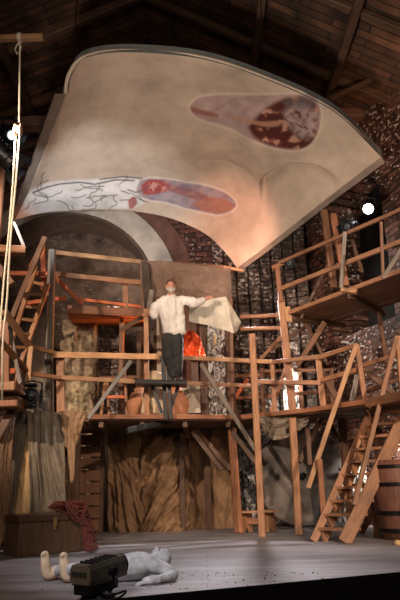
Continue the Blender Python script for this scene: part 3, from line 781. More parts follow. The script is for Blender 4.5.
pbar('brace', (26, 303, 10.0), (66, 298, 10.2), .07, .05, 'orange_lit_wood', lt)
pbar('brace', (30, 268, 9.9), (44, 240, 9.9), .06, .05, 'orange_lit_wood', lt)

lp = bar('leaning_pole', P(6, 332, 9.3), P(45, 237, 9.5), .09, .06, 'mid_wood', None); tag(lp, 'long brown pole leaning to a point above the orange ladder', 'pole')
# ladders
def ladder(name, label, l0, l1, r0, r1, fr, mat, mat2, group=None, rw=.06):
    a0, a1, c0, c1 = P(*l0), P(*l1), P(*r0), P(*r1)
    t = thing(name, label, 'ladder', (a0+c0)/2, group)
    bar('side_rail', a0, a1, rw, .05, mat, t); bar('side_rail', c0, c1, rw, .05, mat, t)
    for f in fr: bar('rung', a0.lerp(a1, f[0]), c0.lerp(c1, f[1]), .05, .035, mat2, t)
    return t
ladder('ladder', 'pine ladder leaning between the left poles below the pointed tip', (8, 352, 8.9), (36, 266, 9.5), (11, 391, 9.05), (48, 284, 9.5),
       [(.05, .38), (.2, .5), (.36, .63), (.5, .76), (.65, .88), (.8, .98)], 'pine', 'pine', rw=.07)

# upper left ledge with its strut
sh = thing('wall_ledge', 'short timber ledge with slanted strut at the upper left edge beside the ropes', 'ledge', P(5, 252, 8.0))
pbar('ledge_board', (-12, 250, 8.0), (25, 251, 8.2), .11, .16, 'pine', sh); pbar('strut', (14, 222, 8.1), (25, 249, 8.15), .045, .04, 'grey_wood', sh)
q = P(2, 262, 8.0); bar('post', (q.x-.05, 8.0, 0), P(4, 150, 8.0), .07, .07, 'red_pine', sh)
pbar('ledge_board', (-6, 262, 8.3), (12, 285, 8.3), .12, .1, 'mid_wood', sh)
# lower left shelf of orange boards
bx = thing('plank_stack', 'short stack of orange pine boards at the left edge beside the black lamp', 'boards', P(0, 400, 7.9))
bm = bmesh.new(); c = P(1, 389, 8.0); box(bm, c, (.52, .5, .12), bev=.01); mk('top_board', bm, 'pine', bx)
bm = bmesh.new(); c = P(1, 404, 8.2); box(bm, c, (.60, .5, .14), bev=.01); mk('lower_board', bm, 'red_pine', bx)
pbar('bracket', (-4, 440, 8.2), (14, 408, 8.3), .12, .1, 'mid_wood', bx)

# ------------------------------------------------------------------ right upper gallery
GZ = 3.62
g0, g1 = Fz(290, 313, GZ), Fz(402, 271, GZ)
h0, h1 = Fz(335, 320, GZ), Fz(404, 299, GZ)
gd = thing('scaffold', 'high gallery platform of red brown boards fixed along the right stone wall', 'scaffold', (g0+h1)/2)
ext = (g1-g0).normalized()*.8
plank_deck('deck', [g0, g1+ext], [h0, h1+ext], GZ, .04, 'mid_wood', gd, 6)
bar('fascia_board', g0+Vector((-.02, -.02, 0)), g1+ext+Vector((-.02, -.02, 0)), .07, .04, 'pine', gd)
for f in (.0, .58): bar('joist', g0.lerp(g1, f)+Vector((0, 0, -.08)), h0.lerp(h1, f)+Vector((.2, .1, -.08)), .10, .09, 'dark_wood', gd)
gy0, gy1 = g0.y, g1.y
bar('guard_rail', P(279, 263, gy0), P(405, 208, gy1-.1), .06, .05, 'mid_wood', gd)
bar('guard_rail', P(280, 289, gy0), P(405, 240, gy1-.1), .075, .05, 'pine', gd)
b0 = P(293, 414, 10.25); bar('post', b0, P(281, 300, 10.25), .12, .1, 'pine', gd); bar('post', P(281, 302, 10.2), P(277, 266, 10.2), .08, .07, 'red_pine', gd)
pbar('post_cap', (272, 268, 10.2), (284, 263, 10.2), .07, .07, 'red_pine', gd)
pbar('post_block', (287, 307, 10.2), (289, 322, 10.2), .10, .08, 'pale_pine', gd)
pbar('rail_post', (341, 288, 8.85), (345, 232, 8.85), .06, .05, 'grey_wood', gd)
pbar('joist_end', (341, 290, 8.85), (358, 292, 8.75), .07, .09, 'pale_pine', gd)
pbar('rail_post', (383, 278, 7.8), (381, 222, 7.8), .04, .04, 'mid_wood', gd)
pbar('brace', (383, 278, 7.8), (402, 248, 7.6), .05, .04, 'grey_wood', gd)
pbar('rail_post', (334, 288, 9.6), (324, 210, 9.6), .11, .09, 'mid_wood', gd)
pbar('rail_post', (346, 286, 9.3), (333, 214, 9.3), .10, .09, 'red_pine', gd)
pbar('brace', (325, 322, 10.3), (297, 366, 10.5), .09, .07, 'mid_wood', gd)
pbar('brace', (305, 322, 10.4), (326, 362, 10.6), .06, .05, 'dark_wood', gd)
pbar('hanging_post', (379, 312, 9.6), (386, 362, 9.8), .06, .05, 'mid_wood', gd)
pbar('back_brace', (272, 350, 11.4), (312, 322, 10.8), .07, .05, 'dark_wood', gd)
pbar('cross_rail', (241, 317, 10.9), (283, 315, 10.4), .06, .05, 'pine', gd)
pbar('cross_rail', (241, 329, 10.9), (284, 328, 10.4), .06, .05, 'pine', gd)
for (a, b) in (((362, 272, 8.6), (352, 240, 9.0)), ((301, 318, 10.1), (330, 260, 9.9))):
    pbar('inner_brace', a, b, .05, .04, 'dark_wood', gd)
# lower walkway behind the staircase, along the right wall
wk = thing('scaffold', 'lower walkway railing behind the top of the staircase against the stone wall', 'scaffold', (Dd.x, Dd.y, 0))
w0 = Vector((Dd.x, Dd.y, DZ)); w1 = Fz(412, 392, DZ); w2 = w1+Vector((.5, .9, 0)); w3 = Vector((Dd.x+.75, Dd.y+1.3, DZ))
plank_deck('deck', [w0, w1], [w3, w2], DZ, .05, 'red_pine', wk, 5); bar('fascia_board', w0+Vector((0, -.02, -.02)), w1+Vector((0, -.02, -.02)), .12, .04, 'pine', wk)
pbar('guard_rail', (362, 366, 9.6), (405, 352, 8.9), .06, .05, 'pine', wk); pbar('guard_rail', (364, 390, 9.5), (405, 378, 8.9), .05, .05, 'mid_wood', wk)
pbar('brace', (364, 368, 9.8), (398, 398, 9.6), .10, .05, 'dark_wood', wk)
for a, b in (((362, 388, 9.9), (404, 360, 9.6)), ((370, 400, 9.9), (404, 374, 9.6)), ((388, 383, 9.9), (404, 372, 9.6))): pbar('steel_tube', a, b, .03, .03, 'grey_metal', wk)
q = P(368, 408, 9.6); bar('post', (q.x+.1, 9.6, 0), (q.x+.1, 9.6, DZ-.05), .12, .12, 'mid_wood', wk)
q = P(396, 400, 9.3); bar('post', (q.x+.3, 9.3, 0), (q.x+.3, 9.3, DZ-.05), .12, .12, 'mid_wood', wk)

# ------------------------------------------------------------------ staircase
st = thing('staircase', 'steep open orange pine staircase with two handrails at the right', 'staircase', Fz(330, 542, 0))
sb0, sb1 = Fz(314, 541.5, 0), Fz(345, 543, 0)
run = Vector((D(362, 411).x-sb0.x, D(362, 411).y-sb0.y, DZ)); run.y = max(min(run.y, .5), 0.1)
run2 = Vector(run)
q = Fz(345, 543, 0)
def stringer(a, r, mat, w=.16, t=.045): return bar('stringer', a+r.normalized()*(-.02)+Vector((0, 0, .02)), a+r, w, t, mat, st)
stringer(sb0, run, 'pine', .10); stringer(sb1, Vector((run.x+.13, run.y+.05, DZ)), 'pine', .17)
wd = sb1-sb0
for k in range(10):
    f = (k+1)/10.6; c0 = sb0+run*f; c1 = sb1+Vector((run.x+.13, run.y+.05, DZ))*f
    bm = bmesh.new(); d = Vector((run.x, run.y, 0)).normalized()*.2
    q4 = [c0-d*.3, c1-d*.3, c1+d*.7, c0+d*.7]
    lo = [bm.verts.new(p-Vector((0, 0, .035))) for p in q4]; hi = [bm.verts.new(p) for p in q4]
    bm.faces.new(lo[::-1]); bm.faces.new(hi)
    for i in range(4): bm.faces.new((lo[i], lo[(i+1) % 4], hi[(i+1) % 4], hi[i]))
    mk('tread', bm, 'pine', st)
    bm = bmesh.new()          # triangular cleat under the tread end
    for e in (c0+(c1-c0)*.04,):
        tri = [e-d*.3, e+d*.7, e+d*.1-Vector((0, 0, .17))]; off = (c1-c0).normalized()*.04
        a3 = [bm.verts.new(p-Vector((0, 0, .035))) for p in tri]; b3 = [bm.verts.new(p-Vector((0, 0, .035))+off) for p in tri]
        bm.faces.new(a3); bm.faces.new(b3[::-1])
        for i in range(3): bm.faces.new((a3[i], a3[(i+1) % 3], b3[(i+1) % 3], b3[i]))
    mk('cleat', bm, 'pine', st)
Ys = sb0.y
pbar('handrail', (308, 488, 8.75), (356.5, 344, 9.0), .065, .045, 'pale_pine', st)
pbar('newel_post', (366, 407, 9.05), (357, 345, 9.05), .075, .05, 'pine', st)
pbar('newel_post', (324, 524, 8.72), (319.5, 459, 8.72), .075, .05, 'red_pine', st)
pbar('handrail', (354, 505, 8.2), (397, 336, 8.5), .065, .045, 'pine', st)
pbar('newel_post', (404, 400, 8.5), (398, 336, 8.5), .09, .05, 'pine', st)
pbar('support_post', (377, 540, 8.9), (372, 488, 8.9), .065, .05, 'red_pine', st)

# ------------------------------------------------------------------ trestle table, barrel, wheel, bench
tt = thing('trestle_table', 'dark trestle table with crossed legs behind the staircase foot', 'table', Fz(374, 533, 0))
tb = Fz(372, 533, 0); ty = tb.y
pbar('table_top', (350, 486, ty), (398, 484, ty-.1), .06, .5, 'mid_wood', tt)
pbar('leg', (360, 534, ty-.1), (386, 490, ty-.1), .09, .06, 'mid_wood', tt); pbar('leg', (387, 533, ty-.15), (364, 490, ty-.15), .09, .06, 'dark_wood', tt)
pbar('stretcher', (362, 518, ty), (396, 516, ty), .05, .05, 'red_pine', tt)
b0 = Fz(398, 539, 0); br = thing('barrel', 'brown wooden barrel with iron hoops cut by the right edge', 'barrel', (b0.x+.06, b0.y, 0))
bm = bmesh.new(); lathe(bm, [(.25, 0), (.29, .15), (.325, .4), (.335, .52), (.325, .64), (.29, .9), (.26, 1.02), (.24, 1.02), (.23, .98)], n=24)
for v in bm.verts: v.co *= 1.0
mk('staves', bm, 'barrel', br, loc=(b0.x+.06, b0.y, 0), smooth=True)
for z, r in ((.12, .292), (.34, .322), (.70, .322), (.93, .288)):
    bm = bmesh.new(); lathe(bm, [(r, -.025), (r+.008, -.025), (r+.008, .025), (r, .025)], n=24); mk('hoop', bm, 'black_metal', br, loc=(b0.x+.06, b0.y, z))
bm = bmesh.new(); wc = P(303, 484, 11.3); Rw = 0.86; nn = 64
qn = Matrix.Rotation(math.radians(8), 3, 'X')
ri = [(Rw, 0), (.075, 0)]
ringsF = []
for (r, y) in ((.075, -.11), (Rw-.03, -.11), (Rw, -.08), (Rw, .08), (Rw-.03, .11), (.075, .11)):
    ringsF.append([bm.verts.new(qn @ Vector((r*math.cos(2*math.pi*i/nn), y, r*math.sin(2*math.pi*i/nn)))+Vector((wc.x, 11.3, Rw+.01))) for i in range(nn)])
for a, b in zip(ringsF, ringsF[1:]+ringsF[:1]):
    for i in range(nn): bm.faces.new((a[i], a[(i+1) % nn], b[(i+1) % nn], b[i]))
o = mk('stone_wheel', bm, 'wheel_stone'); tag(o, 'large grey round wheel with a centre hole leaning under the right platform', 'wheel')
bn = thing('bench', 'small plain pine bench with notched end boards beneath the scaffold', 'bench', Fz(259, 533, 0))
bY = Fz(259, 532, 0).y; l = P(240, 512, bY); r = P(277.5, 512.5, bY)
bm = bmesh.new(); box(bm, ((l.x+r.x)/2, bY, l.z), (r.x-l.x, .3, .04), bev=.006); mk('seat', bm, 'pine', bn)
for xx in (l.x+.09, r.x-.14):
    bm = bmesh.new(); h = l.z-.02; prof = [(-.13, 0), (-.045, 0), (0, .09), (.045, 0), (.13, 0), (.10, h), (-.10, h)]
    qq = Quaternion((0, 0, 1), math.radians(38))
    a3 = [bm.verts.new(qq @ Vector((x, -.02, z))+Vector((xx, bY, 0))) for x, z in prof]; b3 = [bm.verts.new(qq @ Vector((x, .02, z))+Vector((xx, bY, 0))) for x, z in prof]
    bm.faces.new(a3); bm.faces.new(b3[::-1])
    for i in range(len(prof)): bm.faces.new((a3[i], a3[(i+1) % 7], b3[(i+1) % 7], b3[i]))
    mk('end_board', bm, 'pine', bn)
bar('stretcher', (l.x+.1, bY, .17), (r.x-.14, bY, .17), .10, .03, 'red_pine', bn)
# trestle on the deck behind the rail, and clay jars with cloth
tr = thing('sawhorse', 'thin orange pine trestle standing on the platform left of the clay jars', 'trestle', P(113, 414, 10.6))
for a, b in (((101, 415, 10.5), (106, 377, 10.7)), ((109, 415, 10.6), (107, 377, 10.7)), ((127, 415, 10.5), (125, 372, 10.7)), ((133, 380, 10.6), (116, 378, 10.6))):
    pbar('leg', a, b, .05, .04, 'pine', tr)
pbar('top_rail', (100, 378, 10.7), (140, 377, 10.7), .06, .05, 'red_pine', tr); pbar('lower_rail', (107, 397, 10.6), (128, 397, 10.6), .05, .03, 'orange_lit_wood', tr)
def jar(label, px, Y, h, r, zb=DZ):
    q = P(px, 412, Y); bm = bmesh.new()
    lathe(bm, [(r*.55, 0), (r*.8, h*.12), (r, h*.42), (r*.95, h*.6), (r*.6, h*.85), (r*.42, h*.9), (r*.45, h), (r*.36, h), (r*.34, h*.9)], c=(0, 0, 0), n=28)
    o = mk('clay_jar', bm, 'clay_pot', loc=(q.x, Y, zb+.005), smooth=True); tag(o, label, 'jar', 'clay jars on the platform'); return o
jar('rounded terracotta jar on the platform left of the black stand, cloth beside it', 140, 10.45, .56, .24); jar('rounded terracotta jar on the platform between the black stand and the white board', 176, 10.45, .56, .24)
o = cloth('cream_cloth', [(146, 372, 10.15), (155, 371, 10.1), (163, 374, 10.15)], [(141, 414, 10.15), (153, 414, 10.1), (166, 414, 10.15)], 'cream', 3, .03, 4, 30, 30); tag(o, 'cream cloth bundle draped upright behind the black stand legs', 'cloth')
wbd = thing('white_board', 'pale grey board with a black ink sketch propped on the platform', 'board', P(191, 413, 10.35))
bm = bmesh.new(); c = P(191, 398, 10.4); a = P(182, 384, 10.4); b = P(201, 413, 10.4); box(bm, c, (b.x-a.x, .02, a.z-b.z), Matrix.Rotation(.1, 3, 'X')); mk('panel', bm, 'sheet', wbd)
bm = bmesh.new(); 
for pts in ([(184, 392), (187, 390), (189, 393), (186, 396), (184, 393)], [(187, 390), (191, 388), (193, 391)], [(185, 397), (188, 399), (191, 395)]):
    tube(bm, [P(x, y, 10.355) for x, y in pts], .006, 5)
mk('ink_marks', bm, 'black', wbd)

# ------------------------------------------------------------------ curtains and cloths
def ctag(o, label, cat='curtain', group=None): return tag(o, label, cat, group)
ctag(cloth('canvas_curtain', [(108, 431, 11.6), (127, 430, 11.5), (145, 430, 11.6)], [(109, 532, 11.5), (128, 533, 11.35), (146, 531, 11.5)], 'canvas', 2.4, .08, 1, 80, 80, .08, diag=-.5), 'brown crumpled canvas curtain hanging right of the slatted panel')
ctag(cloth('canvas_curtain', [(141, 430, 11.5), (166, 430, 11.4), (189, 429, 11.5)], [(142, 533, 11.4), (166, 534, 11.2), (190, 530, 11.4)], 'canvas', 2.2, .10, 5, 90, 90, .09, diag=.8), 'brown canvas curtain with deep swags gathered to the lower right, below the man')
ctag(cloth('canvas_curtain', [(187, 429, 11.7), (212, 428, 11.7), (235, 427, 11.7)], [(188, 530, 11.65), (212, 530, 11.65), (236, 529, 11.65)], 'canvas', 2, .05, 8, 50, 40, .05), 'smooth brown canvas curtain behind the two dark scaffold posts')
ctag(cloth('dark_hanging', [(92, 430, 11.8), (112, 430, 11.8)], [(92, 533, 11.8), (113, 533, 11.75)], 'canvas_dark', 3, .06, 3, 30, 40), 'narrow nearly black curtain between slatted panel and brown canvas')
ctag(cloth('canvas_swag', [(172, 428, 11.3), (180, 432, 11.2), (194, 428, 11.3)], [(153, 430, 11.3), (166, 438, 11.2), (180, 434, 11.25)], 'canvas_dark', 2, .03, 3, 30, 12), 'small dark folded canvas edge bunched at the top of the swagged curtain', 'cloth')
ctag(cloth('dark_hanging', [(8, 296, 11.3), (30, 296, 11.3), (54, 296, 11.3)], [(8, 414, 11.3), (30, 414, 11.3), (54, 414, 11.3)], 'canvas_dark', 3, .05, 31, 30, 40), 'added black sheet standing in for the dark void behind the pine ladder')  # black sheet added to paint in the darkness behind the ladder
# slatted panel
sp = thing('slatted_panel', 'brown horizontal board panel with dark gaps left of the canvas curtains', 'panel', Fz(88, 533, 0))
a = P(66, 425, 11.0); b = P(101, 533, 11.0); x0 = a.x-.1; x1 = P(101, 430, 11.0).x
for k in range(9):
    z = .06+k*.205; bm = bmesh.new(); box(bm, ((x0+x1)/2, 11.0+random.uniform(-.01, .01), z+.09), (x1-x0, .03, .183), bev=.005)
    mk('board', bm, 'mid_wood', sp)
for x in (x0+.05, x1-.05): bar('batten', (x, 11.05, 0), (x, 11.05, 1.95), .06, .05, 'dark_wood', sp)
# draped canvas on the left tower
ctag(cloth('canvas_drape', [(15, 413, 8.75), (24, 411, 8.8), (31, 411, 8.85)], [(2, 517, 8.3), (8, 518, 8.35), (14, 518, 8.4)], 'canvas_grey', 3, .05, 2, 40, 60, mid=[(8, 462, 8.6), (15, 462, 8.65), (23, 462, 8.7)]), 'narrow grey green canvas flap falling left of the yellow triangle', 'drape')
ctag(cloth('canvas_drape', [(27, 410, 8.82), (44, 411, 8.95), (65, 413, 9.1)], [(31, 520, 8.45), (47, 520, 8.5), (66, 518, 8.7)], 'canvas_grey', 3.5, .05, 6, 70, 70, mid=[(30, 462, 8.65), (47, 462, 8.75), (65, 462, 8.9)]), 'wide grey brown canvas hanging from the left tower behind the chest', 'drape')
ctag(cloth('canvas_drape', [(18, 425, 8.84), (26, 425, 8.84), (34, 426, 8.86)], [(11, 518, 8.5), (24, 519, 8.5), (36, 519, 8.55)], 'canvas_yellow', 2, .02, 9, 30, 40), 'bright yellow ochre cloth seen as a narrow triangle above the chest', 'drape')
ctag(cloth('canvas_drape', [(0, 425, 8.3), (8, 420, 8.4), (15, 416, 8.5)], [(-4, 552, 7.9), (3, 545, 8.0), (8, 530, 8.1)], 'canvas_tan', 3, .05, 12, 36, 60), 'tan cloth with long folds hanging at the far left edge', 'drape')
ctag(cloth('canvas_drape', [(60, 411, 8.95), (73, 411, 9.0), (87, 412, 9.1)], [(66, 447, 8.95), (74, 452, 9.0), (80, 436, 9.05)], 'canvas_tan', 2.5, .05, 14, 40, 30), 'tan cloth knotted over the deck corner right of the grey canvas', 'drape')
ctag(cloth('cloth_strip', [(66, 436, 8.95), (71, 438, 8.95), (76, 440, 8.98)], [(71, 482, 8.9), (72.5, 483, 8.9), (74, 480, 8.9)], 'canvas_tan', 1, .02, 15, 14, 24), 'thin tan rag tail hanging down in front of the slatted panel', 'cloth')
# tarpaulin and sheet behind the man
ctag(cloth('tarpaulin', [(143, 261, 10.6), (170, 262, 10.6), (200, 266, 10.55), (231, 269, 10.5)], [(146, 300, 10.75), (172, 304, 10.8), (200, 307, 10.75), (232, 300, 10.6)], 'tarp', 3, .035, 3, 70, 36, .05), 'large dirty brown tarpaulin stretched behind the head of the standing man', 'tarpaulin')
ctag(cloth('tarpaulin_edge', [(141, 262, 10.5), (146, 262, 10.52), (149, 264, 10.55)], [(146, 330, 10.5), (151, 330, 10.5), (156, 326, 10.5)], 'canvas_dark', 1, .02, 6, 16, 40), 'dark narrow cloth strip hanging at the left end of the brown tarpaulin', 'cloth')
def folded(name, polys, mat, cuts=10, amp=.012):
    """stiff sheet made of flat facets meeting at creases"""
    bm = bmesh.new()
    for pl_ in polys: bm.faces.new([bm.verts.new(P(*p)) for p in pl_])
    bmesh.ops.remove_doubles(bm, verts=bm.verts[:], dist=.001)
    bmesh.ops.subdivide_edges(bm, edges=bm.edges[:], cuts=cuts, use_grid_fill=True)
    for v in bm.verts: v.co.y += mnoise.noise(v.co*6)*amp*2; v.co.z += mnoise.noise(v.co*4+Vector((5, 0, 0)))*amp
    o = mk(name, bm, mat); s_ = o.modifiers.new('thickness', 'SOLIDIFY'); s_.thickness = .006; return o
ctag(folded('white_sheet', [[(189, 303, 10.25), (208, 299, 10.1), (210, 326, 10.15), (189, 321, 10.2)], [(208, 299, 10.1), (226, 297, 9.95), (234, 333, 10.15), (210, 326, 10.15)], [(226, 297, 9.95), (241, 322, 10.25), (238, 330, 10.3), (234, 333, 10.15)]], 'sheet'), 'off white paper-like sheet held out by the standing man', 'sheet')
tf = thing('tarpaulin_stand', 'yellowish timber frame holding the right end of the brown tarpaulin', 'frame', P(230, 330, 10.55))
pbar('post', (230.5, 300, 10.62), (229, 268, 10.62), .06, .05, 'pale_pine', tf); pbar('top_stick', (224, 267, 10.58), (244, 271, 10.55), .05, .04, 'pale_pine', tf)
bar('post', (P(232, 415, 10.7).x, 10.7, DZ), P(231, 300, 10.7), .06, .05, 'mid_wood', tf)
pbar('post', (154, 330, 10.55), (142, 264, 10.6), .06, .04, 'mid_wood', tf); pbar('post', (148, 316, 10.4), (152, 290, 10.4), .09, .05, 'grey_wood', tf); pbar('top_stick', (141, 262, 10.66), (226, 267, 10.66), .05, .04, 'mid_wood', tf)
pbar('arm', (143, 316, 9.95), (151, 309, 10.0), .05, .05, 'pale_pine', tf)
o = cloth('orange_cloth', [(184, 333, 11.0), (192, 331, 11.0), (199, 336, 11.0)], [(183, 356, 10.95), (194, 358, 10.9), (206, 357, 10.95)], 'orange_cloth', 2.5, .06, 11, 40, 30, .05); tag(o, 'glowing orange cloth bunched behind the legs of the standing man', 'cloth')
pr = bar('hanging_pole', P(196, 414, 11.2), P(193, 322, 11.2), .14, .1, 'dark_wood', None); tag(pr, 'thick dark post behind the orange cloth', 'post')
for i, (x, w_) in enumerate(((205, .16), (232, .18), (116, .22), (138, .14))):
    q = P(x, 400, 12.0); o = bar('timber_post', (q.x, 12.0+.1*i, 0), (q.x, 12.0+.1*i, 3.9), w_, .14, 'dark_wood', None)
    tag(o, ['dark upright post just right of the orange cloth at the back', 'dark upright post at the back below the corner of the white sheet', 'dark upright post at the back beside the grey stone column', 'dark upright post at the back above the left clay jar'][i], 'post')
ctag(cloth('rail_cloth', [(258, 417, 9.95), (272, 416, 9.9), (290, 416, 9.85), (310, 413, 9.75)], [(264, 432, 9.95), (274, 439, 9.9), (292, 434, 9.85), (307, 424, 9.75)], 'canvas_grey', 4, .07, 17, 60, 30, .05, sag=.02), 'grey cloth bunched over the deck edge right of the tall log post', 'cloth')
o = bar('hanging_plank', P(307, 421, 9.8), P(310, 465, 9.8), .07, .04, 'dark_wood', None); tag(o, 'short dark wood slat hanging from the platform in front of the round wheel', 'slat')
# ------------------------------------------------------------------ ropes, beam, pulley
bY_ = 6.0
bmT = thing('hoisting_beam', 'pale squared beam jutting in from the left edge near the roof', 'beam', P(20, 38, bY_))
bar('beam', P(-60, 41, bY_), P(43, 37, bY_), .07, .07, 'pale_pine', bmT)
rp = thing('hoist_rope', 'light rope knotted round the pale beam and hanging to the pulley', 'rope', P(20, 45, bY_))
bm = bmesh.new(); k0 = P(20, 36, bY_)
for k in range(3):
    x = k0.x+(k-1)*.016; tube(bm, [(x, bY_+math.cos(t)*.055, P(20, 38, bY_).z+math.sin(t)*.055) for t in [i*math.pi/6 for i in range(13)]], .008, 6)
mk('knot', bm, 'rope', rp)
bm = bmesh.new(); tube(bm, [P(x, y, bY_-.06) for x, y in ((20, 41), (17, 45), (15, 49), (17, 54), (20, 52), (21, 47), (19, 44))], .008, 6); mk('loop', bm, 'rope', rp)
bm = bmesh.new(); tube(bm, [P(20, 43, bY_-.05), P(19.5, 80, bY_-.05), P(19, 122, bY_-.05)], .011, 8); mk('rope_line', bm, 'rope', rp)
pl = thing('pulley_block', 'oval wooden pulley block hanging on the light rope', 'pulley', P(18, 130, bY_-.05))
bm = bmesh.new(); c = P(18, 130, bY_-.05); ball(bm, c+Vector((-.03, 0, 0)), (.025, .05, .085)); ball(bm, c+Vector((.03, 0, 0)), (.022, .05, .085)); mk('cheek', bm, 'canvas_tan', pl, smooth=True)
bm = bmesh.new(); cyl(bm, c+Vector((-.012, 0, 0)), c+Vector((.012, 0, 0)), .055, n=20); mk('sheave', bm, 'grey_metal', pl)
r2 = thing('pulley_ropes', 'long paired ropes falling from the pulley along the left edge', 'rope', P(10, 300, bY_))
for pts in (((16, 128), (13, 180), (9, 230), (4, 280), (0, 330), (-3, 370)), ((20, 130), (16, 180), (10.5, 240), (7, 300), (3, 340), (2, 400))):
    bm = bmesh.new(); tube(bm, catmull([P(x, y, bY_-.05+i*.05) for i, (x, y) in enumerate(pts)], 40), .011, 8); mk('rope_line', bm, 'rope', r2)

# ------------------------------------------------------------------ spotlights
def spotlight(name, label, c, tgt, s=1.0, lens='glass_off', lens_r=.075, group=None, doors=True):
    t = thing(name, label, 'spotlight', c, group); c = Vector(c); q = (Vector(tgt)-c).to_track_quat('Z', 'Y')
    bm = bmesh.new(); lathe(bm, [(.04*s, -.20*s), (.085*s, -.18*s), (.095*s, -.1*s), (.095*s, .06*s), (.11*s, .08*s), (.11*s, .14*s), (.09*s, .14*s), (.088*s, .10*s)], n=20)
    for k in range(5): box(bm, (0, .09*s, -.15*s+k*.035*s), (.12*s, .04*s, .01*s))
    for v in bm.verts: v.co = q @ v.co
    mk('housing', bm, 'black_metal', t, loc=c)
    bm = bmesh.new(); lathe(bm, [(lens_r*s, .12*s), (lens_r*.8*s, .135*s), (lens_r*.3*s, .142*s)], n=20)
    for v in bm.verts: v.co = q @ v.co
    mk('lens', bm, lens, t, loc=c, smooth=True)
    bm = bmesh.new(); tube(bm, [q @ Vector(p) for p in ((.1*s, 0, 0), (.125*s, -.02*s, 0), (.125*s, .17*s, 0), (0, .2*s, 0), (-.125*s, .17*s, 0), (-.125*s, -.02*s, 0), (-.1*s, 0, 0))], .012*s, 6); mk('yoke', bm, 'black_metal', t, loc=c)
    if doors:
        for sx, sy in ((1, 0), (-1, 0), (0, 1), (0, -1)):
            bm = bmesh.new(); box(bm, (0, 0, 0), (.012*s if sx else .16*s, .012*s if sy else .16*s, .1*s))
            for v in bm.verts: v.co = q @ (v.co+Vector((sx*.115*s+sx*.03*s*(v.co.z > 0), sy*.115*s+sy*.03*s*(v.co.z > 0), .18*s)))
            mk('barn_door', bm, 'black_metal', t, loc=c)
    return t
c = P(368, 209, 9.3); spotlight('spotlight', 'bright white lit spotlight in the dark doorway of the right wall', c, (0.4, 0, 1.0), .95, 'glass_lit', .09, doors=False)
c = P(350, 226, 9.0); spotlight('spotlight', 'dim black spotlight just left of the bright lamp in the doorway', c, (-1, 5, 2), .9)
c = P(291, 262, 10.6); spotlight('spotlight', 'small black spotlight with pale lens at the end of the gallery rail', c, (-1, 5, 1.5), .9)
c = P(8, 134, 7.4); spotlight('spotlight', 'black spotlight with glowing square-edged lens at the upper left edge', c, (1.5, 3.6, 2), 1.1, 'glass_dim', .06)
c = P(4, 155, 7.4); spotlight('spotlight', 'unlit black spotlight hanging below the glowing one at the upper left edge', c, (1, 9, 2), 1.4, 'glass_off', .03)
c = P(31, 397, 8.5); spotlight('spotlight', 'black spotlight sitting above the grey draped canvas of the left tower', c, (-1.2, 3, 1.5), 1.15, 'glass_off', .05)
bar_l = P(-6, 118, 7.4); o = bar('lighting_pipe', P(-30, 118, 7.5), P(16, 118, 7.5), .04, .04, 'black_metal', None); tag(o, 'short black lighting pipe above the upper left spotlights', 'pipe')
bk = thing('plastic_bucket', 'translucent pale bucket on the left tower deck beside the black spotlight', 'bucket', P(42, 408, 9.2))
bm = bmesh.new(); b0 = P(42, 410, 9.3); b0.z = (la.z+lb.z)/2+.005; lathe(bm, [(.09, 0), (.12, .28), (.125, .3), (.11, .3), (.085, .02)], n=24); mk('pail', bm, 'grey_metal', bk, loc=b0, smooth=True)
bm = bmesh.new(); tube(bm, [b0+Vector((.12*math.cos(a), 0, .29+.14*math.sin(a))) for a in [i*math.pi/10 for i in range(11)]], .006, 6); mk('handle', bm, 'black_metal', bk)

# crinkled clear plastic hung before the masonry
def plastic():
    m, nt, b = newmat('crinkled_plastic'); mp = coords(nt, (1, 1, .7)); v = N(nt, 'ShaderNodeTexNoise'); v.inputs['Scale'].default_value = 9; v.inputs['Detail'].default_value = 6; v.inputs['Distortion'].default_value = 2
    nt.links.new(mp.outputs[0], v.inputs[0]); r = ramp(nt, [(.40, (.08, .07, .06)), (.5, (.45, .43, .41)), (.58, (.92, .92, .92))]); nt.links.new(v.outputs[0], r.inputs[0])
    nt.links.new(r.outputs[0], b.inputs['Base Color']); b.inputs['Roughness'].default_value = .22; bump(nt, b, v.outputs[0], 1, .06); return m
M['plastic'] = plastic()
for lab, tp, bt in (('bright white crinkled plastic hanging behind the lower staircase treads', [(338, 466, 11.0), (352, 464, 10.9), (366, 462, 10.8)], [(336, 531, 10.95), (352, 531, 10.9), (366, 530, 10.8)]),
                    ('narrow white crinkled plastic strip hanging behind the tall gallery post', [(284, 342, 12.0), (290, 342, 12.0), (299, 342, 12.0)], [(283, 446, 12.0), (291, 446, 12.0), (299, 444, 12.0)]),
                    ('grey white crinkled plastic hanging low behind the pine bench', [(238, 424, 12.1), (246, 424, 12.1), (254, 424, 12.1)], [(237, 520, 12.1), (246, 520, 12.1), (256, 520, 12.1)]),
                    ('silvery crinkled plastic hanging right of the orange cloth at the back', [(207, 322, 12.15), (216, 322, 12.15), (226, 322, 12.15)], [(207, 416, 12.15), (216, 416, 12.15), (227, 416, 12.15)])):
    o = cloth('plastic_sheet', tp, bt, 'plastic', 2, .05, len(lab), 30, 60, .08); tag(o, lab, 'plastic sheet')
# ------------------------------------------------------------------ chest
ch = thing('chest', 'old brown wooden chest with brass clasp on the stage floor', 'chest', Fz(45, 556, 0))
c0 = Fz(17, 557.5, 0); c1 = Fz(84.5, 551, 0); ex = (c1-c0); Wc = ex.length; ex.normalize(); ey = Vector((-ex.y, ex.x, 0)); dp = .52
cL = Fz(5, 556, 0)
